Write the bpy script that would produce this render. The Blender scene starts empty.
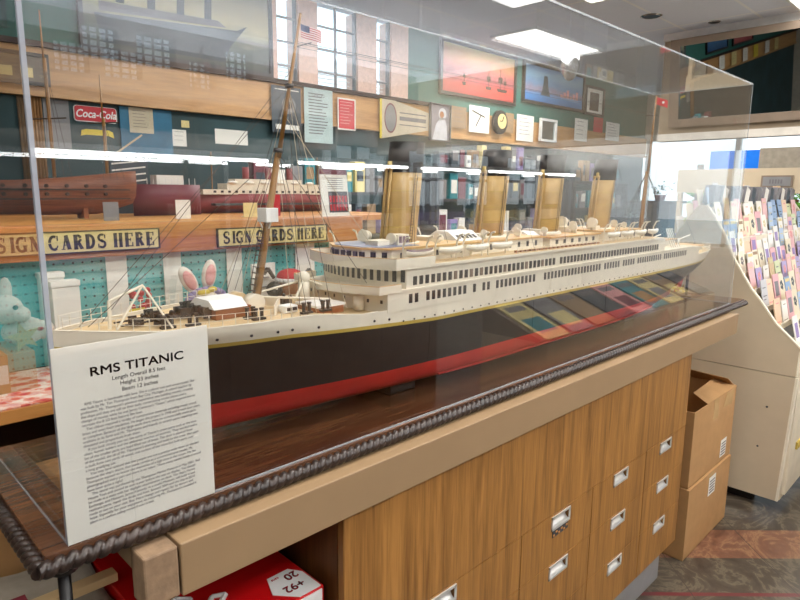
import bpy, bmesh, math, random
from mathutils import Vector, Matrix
random.seed(7)
PI = math.pi
C = bpy.context.scene.collection
SC = bpy.context.scene

# ------------------------------------------------------------------ camera
cam_data = bpy.data.cameras.new('camera'); cam = bpy.data.objects.new('camera', cam_data)
C.objects.link(cam)
YAW, PITCH, ROLL = .7843, .1761, .0081
d = Vector((math.sin(YAW)*math.cos(PITCH), math.cos(YAW)*math.cos(PITCH), -math.sin(PITCH)))
rt = Vector((math.cos(YAW), -math.sin(YAW), 0)); up = rt.cross(d)
rt2 = rt*math.cos(ROLL)+up*math.sin(ROLL); up2 = -rt*math.sin(ROLL)+up*math.cos(ROLL)
m = Matrix(((rt2.x, up2.x, -d.x, 0), (rt2.y, up2.y, -d.y, 0), (rt2.z, up2.z, -d.z, 1.48), (0, 0, 0, 1)))
cam.matrix_world = m
cam_data.sensor_fit = 'HORIZONTAL'; cam_data.sensor_width = 36; cam_data.lens = 612/800*36
cam_data.clip_start = .02; cam_data.clip_end = 200
SC.camera = cam

# ------------------------------------------------------------------ world, light, exposure
w = bpy.data.worlds.new('sky'); SC.world = w; w.use_nodes = True
wn = w.node_tree; wn.nodes.clear()
wo = wn.nodes.new('ShaderNodeOutputWorld'); bg = wn.nodes.new('ShaderNodeBackground')
tc = wn.nodes.new('ShaderNodeTexCoord'); sp = wn.nodes.new('ShaderNodeSeparateXYZ'); cr = wn.nodes.new('ShaderNodeValToRGB')
cr.color_ramp.elements[0].position = .45; cr.color_ramp.elements[0].color = (.62, .72, .78, 1)
cr.color_ramp.elements[1].position = .75; cr.color_ramp.elements[1].color = (.55, .80, 1, 1)
e = cr.color_ramp.elements.new(.53); e.color = (.85, .95, 1, 1)
mp = wn.nodes.new('ShaderNodeMath'); mp.operation = 'MULTIPLY_ADD'; mp.inputs[1].default_value = .5; mp.inputs[2].default_value = .5
wn.links.new(tc.outputs['Generated'], sp.inputs[0]); wn.links.new(sp.outputs['Z'], mp.inputs[0])
wn.links.new(mp.outputs[0], cr.inputs[0]); wn.links.new(cr.outputs[0], bg.inputs[0]); wn.links.new(bg.outputs[0], wo.inputs[0])
bg.inputs[1].default_value = 2.3

TROFFERS = [(5.41, 3.42, 1.2, .5), (5.2, 1.12, 1.2, .6), (1.1, .4, 1.2, .6), (2.9, .5, 1.2, .6),
            (-.8, .4, 1.2, .6), (.4, -1.1, 1.2, .6), (1.9, -1.1, 1.2, .6), (3.5, -1.0, 1.2, .6), (-1.9, -1.1, 1.2, .6), (7.4, 1.2, 1.2, .6), (1.0, -2.6, 1.2, .6), (2.5, 2.5, 1.2, .6), (3.9, 2.2, 1.2, .6)]  # last two are unseen lights added to brighten the back wall
CEIL = 2.9
for x, y, lx, ly in TROFFERS:
    l = bpy.data.lights.new('ceiling_light_lamp', 'AREA'); l.shape = 'RECTANGLE'; l.size = lx; l.size_y = ly
    l.energy = 46 if y > 1.5 else 24; l.color = (1, .97, .93)
    o = bpy.data.objects.new('ceiling_light_lamp', l); o.location = (x, y, CEIL-.045); C.objects.link(o)
UPL = ((1.1, 3.3), (3.55, 5.15), (5.3, 6.5), (6.6, 7.95), (8.0, 8.9))
for a_, b_ in UPL:      # added upward lamps without a fixture of their own, to brighten the ceiling
    l = bpy.data.lights.new('added_uplight_lamp', 'AREA'); l.shape = 'RECTANGLE'; l.size = b_-a_; l.size_y = .09; l.energy = 95*(b_-a_); l.color = (.95, .98, 1)
    o = bpy.data.objects.new('added_uplight_lamp', l); o.location = ((a_+b_)/2, -3.45, 1.815); o.rotation_euler = (PI, 0, 0); C.objects.link(o)
SC.view_settings.view_transform = 'Standard'; SC.view_settings.look = 'None'
SC.view_settings.gamma = 1; SC.view_settings.use_curve_mapping = False
SC.view_settings.exposure = -0.45
try: SC.cycles.transparent_max_bounces = 32
except Exception: pass

# ------------------------------------------------------------------ materials
def srgb(c):
    return tuple(((v/255)/12.92 if v/255 <= .04045 else ((v/255+.055)/1.055)**2.4) for v in c)
def base(name):
    m = bpy.data.materials.new(name); m.use_nodes = True
    nt = m.node_tree; b = nt.nodes['Principled BSDF']; return m, nt, b
def mat(name, rgb, rough=.6, metal=0, vary=.08, scale=12, bump=0, spec=.5, emit=0):
    m, nt, b = base(name); col = srgb(rgb)
    tc = nt.nodes.new('ShaderNodeTexCoord'); n = nt.nodes.new('ShaderNodeTexNoise'); n.inputs['Scale'].default_value = scale; n.inputs['Detail'].default_value = 4
    nt.links.new(tc.outputs['Object'], n.inputs['Vector'])
    r = nt.nodes.new('ShaderNodeValToRGB'); r.color_ramp.elements[0].position = .3; r.color_ramp.elements[1].position = .7
    r.color_ramp.elements[0].color = tuple(v*(1-vary) for v in col)+(1,); r.color_ramp.elements[1].color = tuple(min(1, v*(1+vary)) for v in col)+(1,)
    nt.links.new(n.outputs['Fac'], r.inputs[0]); nt.links.new(r.outputs[0], b.inputs['Base Color'])
    b.inputs['Roughness'].default_value = rough; b.inputs['Metallic'].default_value = metal; b.inputs['Specular IOR Level'].default_value = spec
    if bump:
        bp = nt.nodes.new('ShaderNodeBump'); bp.inputs['Strength'].default_value = bump; bp.inputs['Distance'].default_value = .003
        nt.links.new(n.outputs['Fac'], bp.inputs['Height']); nt.links.new(bp.outputs[0], b.inputs['Normal'])
    if emit:
        nt.links.new(r.outputs[0], b.inputs['Emission Color']); b.inputs['Emission Strength'].default_value = emit
    return m
def wood(name, c1, c2, stretch=(30, 30, 1.2), rough=.45, spec=.4, bump=.1):
    m, nt, b = base(name)
    tc = nt.nodes.new('ShaderNodeTexCoord'); mp = nt.nodes.new('ShaderNodeMapping'); mp.inputs['Scale'].default_value = stretch
    nt.links.new(tc.outputs['Object'], mp.inputs[0])
    n = nt.nodes.new('ShaderNodeTexNoise'); n.inputs['Scale'].default_value = 1; n.inputs['Detail'].default_value = 8; n.inputs['Roughness'].default_value = .65; n.inputs['Distortion'].default_value = .8
    nt.links.new(mp.outputs[0], n.inputs['Vector'])
    n2 = nt.nodes.new('ShaderNodeTexNoise'); n2.inputs['Scale'].default_value = 5; n2.inputs['Detail'].default_value = 5
    nt.links.new(mp.outputs[0], n2.inputs['Vector'])
    ad = nt.nodes.new('ShaderNodeMath'); ad.operation = 'MULTIPLY_ADD'; ad.inputs[1].default_value = .35; nt.links.new(n2.outputs['Fac'], ad.inputs[0]); 
    sb = nt.nodes.new('ShaderNodeMath'); sb.operation = 'MULTIPLY'; sb.inputs[1].default_value = .7; nt.links.new(n.outputs['Fac'], sb.inputs[0]); nt.links.new(sb.outputs[0], ad.inputs[2])
    r = nt.nodes.new('ShaderNodeValToRGB'); r.color_ramp.elements[0].position = .38; r.color_ramp.elements[1].position = .64
    r.color_ramp.elements[0].color = srgb(c1)+(1,); r.color_ramp.elements[1].color = srgb(c2)+(1,)
    nt.links.new(ad.outputs[0], r.inputs[0]); nt.links.new(r.outputs[0], b.inputs['Base Color'])
    b.inputs['Roughness'].default_value = rough; b.inputs['Specular IOR Level'].default_value = spec
    bp = nt.nodes.new('ShaderNodeBump'); bp.inputs['Strength'].default_value = bump; bp.inputs['Distance'].default_value = .001
    nt.links.new(ad.outputs[0], bp.inputs['Height']); nt.links.new(bp.outputs[0], b.inputs['Normal'])
    return m
def acrylic(name, tint, ior=1.49, rough=.0):
    m = bpy.data.materials.new(name); m.use_nodes = True; nt = m.node_tree; nt.nodes.clear()
    out = nt.nodes.new('ShaderNodeOutputMaterial'); mx = nt.nodes.new('ShaderNodeMixShader')
    t = nt.nodes.new('ShaderNodeBsdfTransparent'); t.inputs[0].default_value = tint+(1,)
    g = nt.nodes.new('ShaderNodeBsdfGlossy'); g.inputs['Roughness'].default_value = rough; g.inputs[0].default_value = (1, 1, 1, 1)
    f = nt.nodes.new('ShaderNodeFresnel'); f.inputs['IOR'].default_value = ior
    # the pane is thin and does not bend light: both of its faces reflect like an outside face
    ge = nt.nodes.new('ShaderNodeNewGeometry'); mi = nt.nodes.new('ShaderNodeMapRange'); mi.inputs[3].default_value = ior; mi.inputs[4].default_value = 1/ior
    nt.links.new(ge.outputs['Backfacing'], mi.inputs[0]); nt.links.new(mi.outputs[0], f.inputs['IOR'])
    nt.links.new(f.outputs[0], mx.inputs[0]); nt.links.new(t.outputs[0], mx.inputs[1]); nt.links.new(g.outputs[0], mx.inputs[2]); nt.links.new(mx.outputs[0], out.inputs[0])
    return m
def frosted(name, rgb, fac):
    m = bpy.data.materials.new(name); m.use_nodes = True; nt = m.node_tree; b = nt.nodes['Principled BSDF']
    b.inputs['Base Color'].default_value = srgb(rgb)+(1,); b.inputs['Roughness'].default_value = .15
    t = nt.nodes.new('ShaderNodeBsdfTransparent'); mx = nt.nodes.new('ShaderNodeMixShader'); mx.inputs[0].default_value = fac
    nt.links.new(t.outputs[0], mx.inputs[1]); nt.links.new(b.outputs[0], mx.inputs[2]); nt.links.new(mx.outputs[0], nt.nodes['Material Output'].inputs[0])
    return m
def emis(name, rgb, s):
    m = bpy.data.materials.new(name); m.use_nodes = True; nt = m.node_tree; nt.nodes.clear()
    out = nt.nodes.new('ShaderNodeOutputMaterial'); e = nt.nodes.new('ShaderNodeEmission'); e.inputs[0].default_value = srgb(rgb)+(1,); e.inputs[1].default_value = s
    nt.links.new(e.outputs[0], out.inputs[0]); return m
def floor_mat():
    m, nt, b = base('marbled floor tiles')
    L = nt.links.new; N = nt.nodes.new
    tc = N('ShaderNodeTexCoord'); mp = N('ShaderNodeMapping'); mp.inputs['Rotation'].default_value = (0, 0, PI/4)
    L(tc.outputs['Object'], mp.inputs[0])       # x' = (x-y)/r2 ; y' = (x+y)/r2
    s = N('ShaderNodeSeparateXYZ'); L(mp.outputs[0], s.inputs[0])
    def math_(op, a, bb=None, v=None):
        n = N('ShaderNodeMath'); n.operation = op
        L(a, n.inputs[0])
        if bb is not None: L(bb, n.inputs[1])
        if v is not None: n.inputs[1].default_value = v
        return n.outputs[0]
    # marble veins
    n1 = N('ShaderNodeTexNoise'); n1.inputs['Scale'].default_value = 3.2; n1.inputs['Detail'].default_value = 9; n1.inputs['Roughness'].default_value = .62; n1.inputs['Distortion'].default_value = 2.2
    L(tc.outputs['Object'], n1.inputs['Vector'])
    r1 = N('ShaderNodeValToRGB'); L(n1.outputs['Fac'], r1.inputs[0])
    for p, c in ((.3, (50, 43, 37)), (.44, (70, 61, 52)), (.5, (80, 71, 60)), (.53, (102, 93, 78)), (.57, (74, 65, 55)), (.75, (56, 49, 42))):
        if p in (.3, .75): el = r1.color_ramp.elements[0 if p == .3 else -1]; el.position = p
        else: el = r1.color_ramp.elements.new(p)
        el.color = srgb(c)+(1,)
    r2 = N('ShaderNodeValToRGB'); L(n1.outputs['Fac'], r2.inputs[0])
    for p, c in ((.3, (92, 60, 46)), (.44, (112, 76, 58)), (.5, (124, 86, 66)), (.53, (142, 108, 78)), (.57, (116, 80, 62)), (.75, (96, 64, 50))):
        if p in (.3, .75): el = r2.color_ramp.elements[0 if p == .3 else -1]; el.position = p
        else: el = r2.color_ramp.elements.new(p)
        el.color = srgb(c)+(1,)
    # orange course : depth between 2.303 and 2.517 , repeated each .86
    dy = math_('SUBTRACT', s.outputs['Y'], v=2.303); fr = math_('MODULO', dy, v=2.4)
    band = math_('MULTIPLY', math_('GREATER_THAN', fr, v=0.0), math_('LESS_THAN', fr, v=.214))
    mix = N('ShaderNodeMix'); mix.data_type = 'RGBA'; L(band, mix.inputs[0]); L(r1.outputs[0], mix.inputs[6]); L(r2.outputs[0], mix.inputs[7])
    # red strip
    st = math_('MULTIPLY', math_('GREATER_THAN', s.outputs['Y'], v=2.060), math_('LESS_THAN', s.outputs['Y'], v=2.080))
    mix2 = N('ShaderNodeMix'); mix2.data_type = 'RGBA'; L(st, mix2.inputs[0]); L(mix.outputs[2], mix2.inputs[6]); mix2.inputs[7].default_value = srgb((104, 46, 48))+(1,)
    # joints
    j1 = math_('LESS_THAN', math_('ABSOLUTE', math_('MODULO', math_('ADD', s.outputs['X'], v=50.1), v=.4)), v=.003)
    mix3 = N('ShaderNodeMix'); mix3.data_type = 'RGBA'; L(j1, mix3.inputs[0]); L(mix2.outputs[2], mix3.inputs[6]); mix3.inputs[7].default_value = srgb((60, 52, 46))+(1,)
    L(mix3.outputs[2], b.inputs['Base Color']); b.inputs['Roughness'].default_value = .32
    return m
def ceil_mat():
    m, nt, b = base('ceiling tile'); L = nt.links.new; N = nt.nodes.new
    tc = N('ShaderNodeTexCoord'); br = N('ShaderNodeTexBrick'); br.offset = 0
    mp = N('ShaderNodeMapping'); mp.inputs['Location'].default_value = (.35, .1, 0)
    L(tc.outputs['Object'], mp.inputs[0]); L(mp.outputs[0], br.inputs[0])
    br.inputs['Scale'].default_value = 1; br.inputs['Brick Width'].default_value = 1.2; br.inputs['Row Height'].default_value = .6
    br.inputs['Mortar Size'].default_value = .012; br.inputs['Mortar Smooth'].default_value = 0
    br.inputs['Color1'].default_value = srgb((238, 241, 250))+(1,); br.inputs['Color2'].default_value = srgb((234, 238, 248))+(1,); br.inputs['Mortar'].default_value = srgb((250, 250, 250))+(1,)
    n = N('ShaderNodeTexNoise'); n.inputs['Scale'].default_value = 90; L(tc.outputs['Object'], n.inputs['Vector'])
    mx = N('ShaderNodeMix'); mx.data_type = 'RGBA'; mx.blend_type = 'MULTIPLY'; mx.inputs[0].default_value = .12
    L(br.outputs[0], mx.inputs[6]); L(n.outputs['Fac'], mx.inputs[7]); L(mx.outputs[2], b.inputs['Base Color']); b.inputs['Roughness'].default_value = .9
    return m
def peg_mat():
    m, nt, b = base('teal pegboard'); L = nt.links.new; N = nt.nodes.new
    tc = N('ShaderNodeTexCoord'); s = N('ShaderNodeSeparateXYZ'); L(tc.outputs['Object'], s.inputs[0])
    def f(o):
        a = N('ShaderNodeMath'); a.operation = 'MODULO'; L(o, a.inputs[0]); a.inputs[1].default_value = .022
        c = N('ShaderNodeMath'); c.operation = 'SUBTRACT'; L(a.outputs[0], c.inputs[0]); c.inputs[1].default_value = .011
        q = N('ShaderNodeMath'); q.operation = 'POWER'; L(c.outputs[0], q.inputs[0]); q.inputs[1].default_value = 2; return q.outputs[0]
    ad = N('ShaderNodeMath'); L(f(s.outputs['X']), ad.inputs[0]); L(f(s.outputs['Z']), ad.inputs[1])
    lt = N('ShaderNodeMath'); lt.operation = 'LESS_THAN'; L(ad.outputs[0], lt.inputs[0]); lt.inputs[1].default_value = .0028**2
    mx = N('ShaderNodeMix'); mx.data_type = 'RGBA'; L(lt.outputs[0], mx.inputs[0]); mx.inputs[6].default_value = srgb((88, 172, 172))+(1,); mx.inputs[7].default_value = srgb((24, 60, 70))+(1,)
    L(mx.outputs[2], b.inputs['Base Color']); b.inputs['Roughness'].default_value = .6
    return m
def canvas_mat(name, stops, axis='Z', lo=0, hi=1, noise=.25, scale=6):
    """a painted picture: colour bands of the painting itself along one axis, broken up by brush noise"""
    m, nt, b = base(name); L = nt.links.new; N = nt.nodes.new
    tc = N('ShaderNodeTexCoord'); s = N('ShaderNodeSeparateXYZ'); L(tc.outputs['Object'], s.inputs[0])
    mr = N('ShaderNodeMapRange'); mr.inputs[1].default_value = lo; mr.inputs[2].default_value = hi; L(s.outputs[axis], mr.inputs[0])
    mp = N('ShaderNodeMapping'); mp.inputs['Scale'].default_value = (1, 1, 3.5); L(tc.outputs['Object'], mp.inputs[0])
    n = N('ShaderNodeTexNoise'); n.inputs['Scale'].default_value = scale; n.inputs['Detail'].default_value = 6; L(mp.outputs[0], n.inputs['Vector'])
    a = N('ShaderNodeMath'); a.operation = 'MULTIPLY_ADD'; L(n.outputs['Fac'], a.inputs[0]); a.inputs[1].default_value = noise; L(mr.outputs[0], a.inputs[2])
    a2 = N('ShaderNodeMath'); a2.operation = 'SUBTRACT'; L(a.outputs[0], a2.inputs[0]); a2.inputs[1].default_value = noise/2
    r = N('ShaderNodeValToRGB'); L(a2.outputs[0], r.inputs[0])
    els = r.color_ramp.elements
    els[0].position = stops[0][0]; els[0].color = srgb(stops[0][1])+(1,); els[1].position = stops[-1][0]; els[1].color = srgb(stops[-1][1])+(1,)
    for p, c in stops[1:-1]:
        el = els.new(p); el.color = srgb(c)+(1,)
    L(r.outputs[0], b.inputs['Base Color']); b.inputs['Roughness'].default_value = .45
    return m

M = dict(
 floor=floor_mat(), ceiling=ceil_mat(), peg=peg_mat(),
 wall_teal=mat('teal green wall', (46, 104, 96), .7), wall_dark=mat('dark teal wall', (38, 66, 70), .7, vary=.3, scale=3), wall_pink=mat('salmon wall', (234, 202, 188), .8, vary=.1, scale=30),
 wall_dim=mat('dim brown wall', (92, 82, 74), .8), wall_plain=mat('plain beige wall', (170, 160, 146), .8), soffit=mat('tan soffit', (150, 134, 112), .7), soffit_white=mat('white lower wall', (212, 206, 196), .7),
 band=wood('golden plywood band', (166, 122, 74), (202, 156, 100), (1.2, 20, 12)),
 oak=wood('oak laminate', (118, 79, 37), (172, 122, 63), (34, 34, 1.6), .42),
 oak_side=wood('oak cabinet side', (84, 50, 22), (112, 70, 32), (30, 30, 1.5), .5),
 beam=wood('orange stained beam', (160, 92, 42), (200, 132, 72), (3, 30, 40), .4),
 orange_wood=wood('orange pine', (186, 122, 60), (220, 158, 90), (3, 30, 30), .45),
 dark_wood=wood('dark walnut board', (58, 36, 24), (106, 70, 46), (3, 42, 30), .16, .6, .04),
 rope=wood('carved dark rope trim', (30, 22, 19), (62, 48, 42), (20, 20, 20), .33, .55),
 tan=mat('tan painted counter edge', (150, 123, 91), .5, vary=.03), tan_end=mat('worn tan end', (142, 116, 90), .7, vary=.18, scale=60, bump=.4),
 grey_kick=mat('grey kickplate', (138, 136, 134), .6), black=mat('black paint', (16, 15, 15), .45), dark=mat('dark brown and gap shade', (52, 34, 26), .7), iron=mat('black iron', (26, 24, 24), .4),  # dark: own brown of many parts, and painted shade in the cabinet gap
 acrylic=acrylic('clear acrylic', (.985, .99, .99)), edge=frosted('polished acrylic edge', (186, 192, 204), .55), thinedge=frosted('acrylic edge line', (214, 222, 228), .36),
 mirror=mat('mirror glass', (205, 212, 212), .015, 1, vary=0), frame_tan=mat('tan mirror frame', (126, 110, 94), .6), frame_black=mat('black frame', (22, 20, 20), .4),
 paper=mat('white paper', (232, 230, 222), .7, vary=.02), ink=mat('black ink', (26, 26, 30), .6), ink_soft=mat('grey ink', (110, 108, 112), .7), cream=mat('cream sign face', (222, 204, 140), .6),
 hull_black=mat('black hull paint', (40, 37, 36), .36, vary=.2, scale=25, spec=.5), hull_red=mat('red hull paint', (172, 40, 34), .3, vary=.12, scale=12, spec=.6), hull_white=mat('cream white ship paint', (228, 220, 202), .5, vary=.04, scale=30),
 gold=mat('gold stripe', (186, 160, 74), .4), deck=wood('planked deck', (200, 170, 124), (224, 200, 156), (3, 120, 10), .5), buff=mat('buff funnel paint', (182, 148, 88), .45, vary=.1, scale=30), win=mat('dark ship window', (44, 40, 44), .3), win_pale=mat('brown curtained ship window', (120, 100, 86), .5),
 mast=mat('varnished mast', (140, 100, 50), .4), line=mat('rigging thread', (70, 60, 50), .7), line_pale=mat('pale rigging thread', (190, 176, 150), .7), brown=mat('brown hatch wood', (140, 82, 44), .5), ship_roof=mat('grey blue bridge roof', (132, 140, 160), .4), tanroof=mat('tan deckhouse edging', (206, 166, 108), .5), boat_tarp=mat('mauve lifeboat cover', (120, 96, 104), .6),
 steel=mat('satin steel', (222, 222, 218), .32, .55), steel_dark=mat('shaded handle well', (120, 118, 114), .35, .9),  # steel_dark: plain darker steel for the convex mirror bracket
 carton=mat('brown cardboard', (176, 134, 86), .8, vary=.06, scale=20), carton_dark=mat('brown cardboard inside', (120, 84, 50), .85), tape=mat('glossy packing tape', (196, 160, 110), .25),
 rack=mat('beige rack panel', (196, 180, 154), .55, vary=.03), rack_white=mat('cream rack front', (222, 212, 190), .5), rack_edge=mat('cream rack edging', (232, 224, 204), .5),
 red=mat('glossy red carton', (198, 16, 20), .3, vary=.05), white=mat('white', (236, 236, 234), .5), redprint=mat('red print', (190, 20, 40), .5),
 cloth=mat('grey folded cloth', (150, 142, 128), .9, vary=.15, scale=30, bump=.5), cloth_red=mat('maroon cloth stripe', (120, 40, 52), .9), board=mat('cream board', (206, 178, 132), .6),
 chrome=mat('chrome', (230, 230, 230), .1, 1), tube=emis('lit fluorescent tube', (255, 255, 255), 30), troffer=emis('lit troffer diffuser', (255, 250, 240), 4.5), white_metal=mat('white metal', (230, 230, 228), .4),
 plush=mat('white plush', (226, 216, 204), .95, vary=.1, scale=60, bump=.6), plush_pink=mat('pink plush', (226, 160, 158), .95, bump=.5, scale=60), plush_tan=mat('brown plush', (150, 96, 56), .95, bump=.5, scale=60), plush_lav=mat('lavender plush', (150, 136, 184), .95, bump=.5, scale=60), yellow=mat('yellow ribbon', (222, 198, 60), .5), goldfoil=mat('pale gold satin', (206, 190, 128), .3, .3), red_felt=mat('red felt', (200, 30, 50), .9),
 flower=None, teal=mat('teal card', (40, 130, 140), .5), blue=mat('bright blue sign', (30, 140, 255), .5), leaf=mat('leaf green', (130, 170, 60), .6, vary=.5, scale=4),
 boat_brown=wood('brown model boat planks', (92, 48, 34), (140, 84, 56), (3, 20, 60), .5), maroon=mat('maroon boat hull', (110, 46, 60), .5), grey=mat('mid grey', (128, 128, 130), .6), grey_dark=mat('dark grey', (66, 68, 72), .6), ship_strip=mat('muted red hull', (140, 62, 66), .5),
 curtain=wood('brown ribbed curtain', (96, 66, 38), (150, 110, 66), (60, 10, .5), .8),
 asphalt=mat('pale paving', (190, 190, 186), .9), slate=mat('slate blue cabinet', (52, 66, 76), .5),
)
def flower_mat():
    m, nt, b = base('floral cloth'); L = nt.links.new; N = nt.nodes.new
    tc = N('ShaderNodeTexCoord'); v = N('ShaderNodeTexVoronoi'); v.inputs['Scale'].default_value = 38; L(tc.outputs['Object'], v.inputs['Vector'])
    r = N('ShaderNodeValToRGB'); r.color_ramp.interpolation = 'CONSTANT'; L(v.outputs['Distance'], r.inputs[0])
    r.color_ramp.elements[0].color = srgb((200, 40, 70))+(1,); r.color_ramp.elements[1].position = .5; r.color_ramp.elements[1].color = srgb((240, 226, 214))+(1,)
    el = r.color_ramp.elements.new(.28); el.color = srgb((226, 120, 90))+(1,)
    L(r.outputs[0], b.inputs['Base Color']); b.inputs['Roughness'].default_value = .8; return m
M['flower'] = flower_mat(); M['notice_paper'] = mat('pale tan notice paper', (196, 184, 158), .7); M['figure'] = mat('pale figure print', (188, 190, 198), .6, vary=.12, scale=20)

# ------------------------------------------------------------------ mesh helpers
WT = {}
def bx(bm, x0, x1, y0, y1, z0, z1, bev=0):
    vs = [bm.verts.new(p) for p in ((x0,y0,z0),(x1,y0,z0),(x1,y1,z0),(x0,y1,z0),(x0,y0,z1),(x1,y0,z1),(x1,y1,z1),(x0,y1,z1))]
    fs = [bm.faces.new([vs[i] for i in f]) for f in ((0,3,2,1),(4,5,6,7),(0,1,5,4),(1,2,6,5),(2,3,7,6),(3,0,4,7))]
    if bev:
        es = list({e for f in fs for e in f.edges}); bmesh.ops.bevel(bm, geom=es, offset=bev, segments=2, affect='EDGES', profile=.5)
    return vs
def tube(bm, p, q, r, n=8, r2=None, cap=True):
    p = Vector(p); q = Vector(q); r2 = r if r2 is None else r2; a = (q-p).normalized()
    u = a.orthogonal().normalized(); v = a.cross(u)
    A = [bm.verts.new(p+(u*math.cos(2*PI*i/n)+v*math.sin(2*PI*i/n))*r) for i in range(n)]
    B = [bm.verts.new(q+(u*math.cos(2*PI*i/n)+v*math.sin(2*PI*i/n))*r2) for i in range(n)]
    for i in range(n): 
        f = bm.faces.new((A[i], A[(i+1)%n], B[(i+1)%n], B[i])); f.smooth = n > 6
    if cap: bm.faces.new(A[::-1]); bm.faces.new(B)
def path(bm, pts, r, n=6):
    for a, b in zip(pts, pts[1:]): tube(bm, a, b, r, n)
def prism(bm, poly, z0, z1):
    A = [bm.verts.new((x, y, z0)) for x, y in poly]; B = [bm.verts.new((x, y, z1)) for x, y in poly]; n = len(poly)
    bm.faces.new(A[::-1]); bm.faces.new(B)
    for i in range(n): bm.faces.new((A[i], A[(i+1)%n], B[(i+1)%n], B[i]))
def extr(bm, pts, vec):
    """planar 3-D polygon pushed along vec"""
    v = Vector(vec); A = [bm.verts.new(p) for p in pts]; B = [bm.verts.new(Vector(p)+v) for p in pts]; n = len(pts)
    bm.faces.new(A[::-1]); bm.faces.new(B)
    for i in range(n): bm.faces.new((A[i], A[(i+1)%n], B[(i+1)%n], B[i]))
def ball(bm, c, r, seg=16, sx=1, sy=1, sz=1):
    g = bmesh.ops.create_uvsphere(bm, u_segments=seg, v_segments=max(6, seg//2), radius=r)
    for v in g['verts']: v.co = Vector((v.co.x*sx+c[0], v.co.y*sy+c[1], v.co.z*sz+c[2]))
    for v in g['verts']:
        for f in v.link_faces: f.smooth = True
def tag(o, label, cat, group=None, kind=None):
    o['label'] = label; o['category'] = cat
    if group: o['group'] = group
    if kind: o['kind'] = kind
    return o
def thing(name, label, cat, loc=(0,0,0), group=None, rot=(0,0,0)):
    o = bpy.data.objects.new(name, None); C.objects.link(o); o.location = loc; o.rotation_euler = rot; o.empty_display_size = .02
    WT[o.name] = Vector(loc); return tag(o, label, cat, group)
def obj(name, fn, material, parent=None, local=False, recalc=True, label=None, world=None):
    """one mesh object; vertices are given in world coordinates and moved into the parent's frame unless local"""
    if isinstance(fn, bmesh.types.BMesh): bm = fn
    else:
        bm = bmesh.new(); fn(bm)
    if recalc: bmesh.ops.recalc_face_normals(bm, faces=bm.faces)
    me = bpy.data.meshes.new(name)
    off = Vector((0,0,0))
    if parent is not None and not local: off = WT.get(parent.name, Vector((0,0,0)))
    own = Vector((0,0,0))
    if parent is None and not local:
        vs = bm.verts
        xs = [v.co.x for v in vs]; ys = [v.co.y for v in vs]; zs = [v.co.z for v in vs]
        own = Vector(((min(xs)+max(xs))/2, (min(ys)+max(ys))/2, min(zs))) if world is None else Vector(world)
        off = own
    if off.length: bmesh.ops.translate(bm, verts=bm.verts, vec=-off)
    bm.to_mesh(me); bm.free()
    me.materials.append(material)
    o = bpy.data.objects.new(name, me); C.objects.link(o)
    if parent is not None: o.parent = parent; WT[o.name] = off if not local else Vector((0,0,0))
    else: o.location = own; WT[o.name] = own
    if label: o['label'] = label
    return o
def struct(name, fn, material):
    o = obj(name, fn, material, world=(0,0,0)); o['kind'] = 'structure'; return o
def box(name, material, dims, parent=None, bev=0, label=None):
    return obj(name, lambda bm: bx(bm, *dims, bev=bev), material, parent, label=label)
def dup(o, parent=None):
    c = o.copy(); C.objects.link(c)
    if parent is not None: c.parent = parent
    for ch in list(o.children): dup(ch, c)
    return c
def text(name, s, size, material, parent, loc, rot=(PI/2,0,0), align='LEFT', sx=1, off=0, ext=.0002, space=1, lines=1, bold=0):
    cu = bpy.data.curves.new(name, 'FONT'); cu.body = s; cu.size = 1; off /= size; ext /= size; cu.align_x = align; cu.extrude = ext; cu.offset = off; cu.space_character = space; cu.space_line = lines
    t = bpy.data.objects.new('t', cu); C.objects.link(t); bpy.context.view_layer.update()
    me = bpy.data.meshes.new_from_object(t.evaluated_get(bpy.context.evaluated_depsgraph_get()))
    bpy.data.objects.remove(t); bpy.data.curves.remove(cu)
    for v in me.vertices: v.co *= size; v.co.x *= sx
    if bold:
        bm = bmesh.new(); bm.from_mesh(me); src = bm.faces[:]
        for dx, dy in ((bold, 0), (0, bold), (bold, bold)):
            g = bmesh.ops.duplicate(bm, geom=src)
            for v in g['geom']:
                if isinstance(v, bmesh.types.BMVert): v.co.x += dx; v.co.y += dy
        bm.to_mesh(me); bm.free()
    me.materials.clear(); me.materials.append(material)
    o = bpy.data.objects.new(name, me); C.objects.link(o); o.rotation_euler = rot
    if parent is not None: o.parent = parent; o.location = Vector(loc)-WT[parent.name]
    else: o.location = loc
    return o

# ------------------------------------------------------------------ the room
BW = 4.0; XF = 9.0; FW = -4.0; LW = -4.8
struct('floor', lambda b: bx(b, LW, XF+.1, FW, BW+.1, -.1, 0), M['floor'])
struct('ceiling', lambda b: bx(b, LW, XF+.1, FW, BW+.1, CEIL, CEIL+.1), M['ceiling'])
o = box('paving', M['asphalt'], (-30, 40, -30, 30, -.4, -.15)); o['kind'] = 'structure'
def wall_back(b):
    bx(b, LW, 2.66, BW, BW+.15, 2.22, CEIL); bx(b, 4.07, XF, BW, BW+.15, 2.22, CEIL)
struct('wall_back', wall_back, M['wall_teal'])
struct('wall_back_lower', lambda b: bx(b, LW, XF, BW, BW+.15, 0, 2.0), M['wall_dark'])
WINS = [(2.70, 2.89), (3.07, 3.48), (3.69, 3.86)]
def piers(b):
    xs = [2.66]+[v for wv in WINS for v in wv]+[4.07]
    for i in range(0, len(xs), 2): bx(b, xs[i], xs[i+1], BW, BW+.15, 2.28, CEIL)
struct('wall_back_piers', piers, M['wall_pink'])
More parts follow.
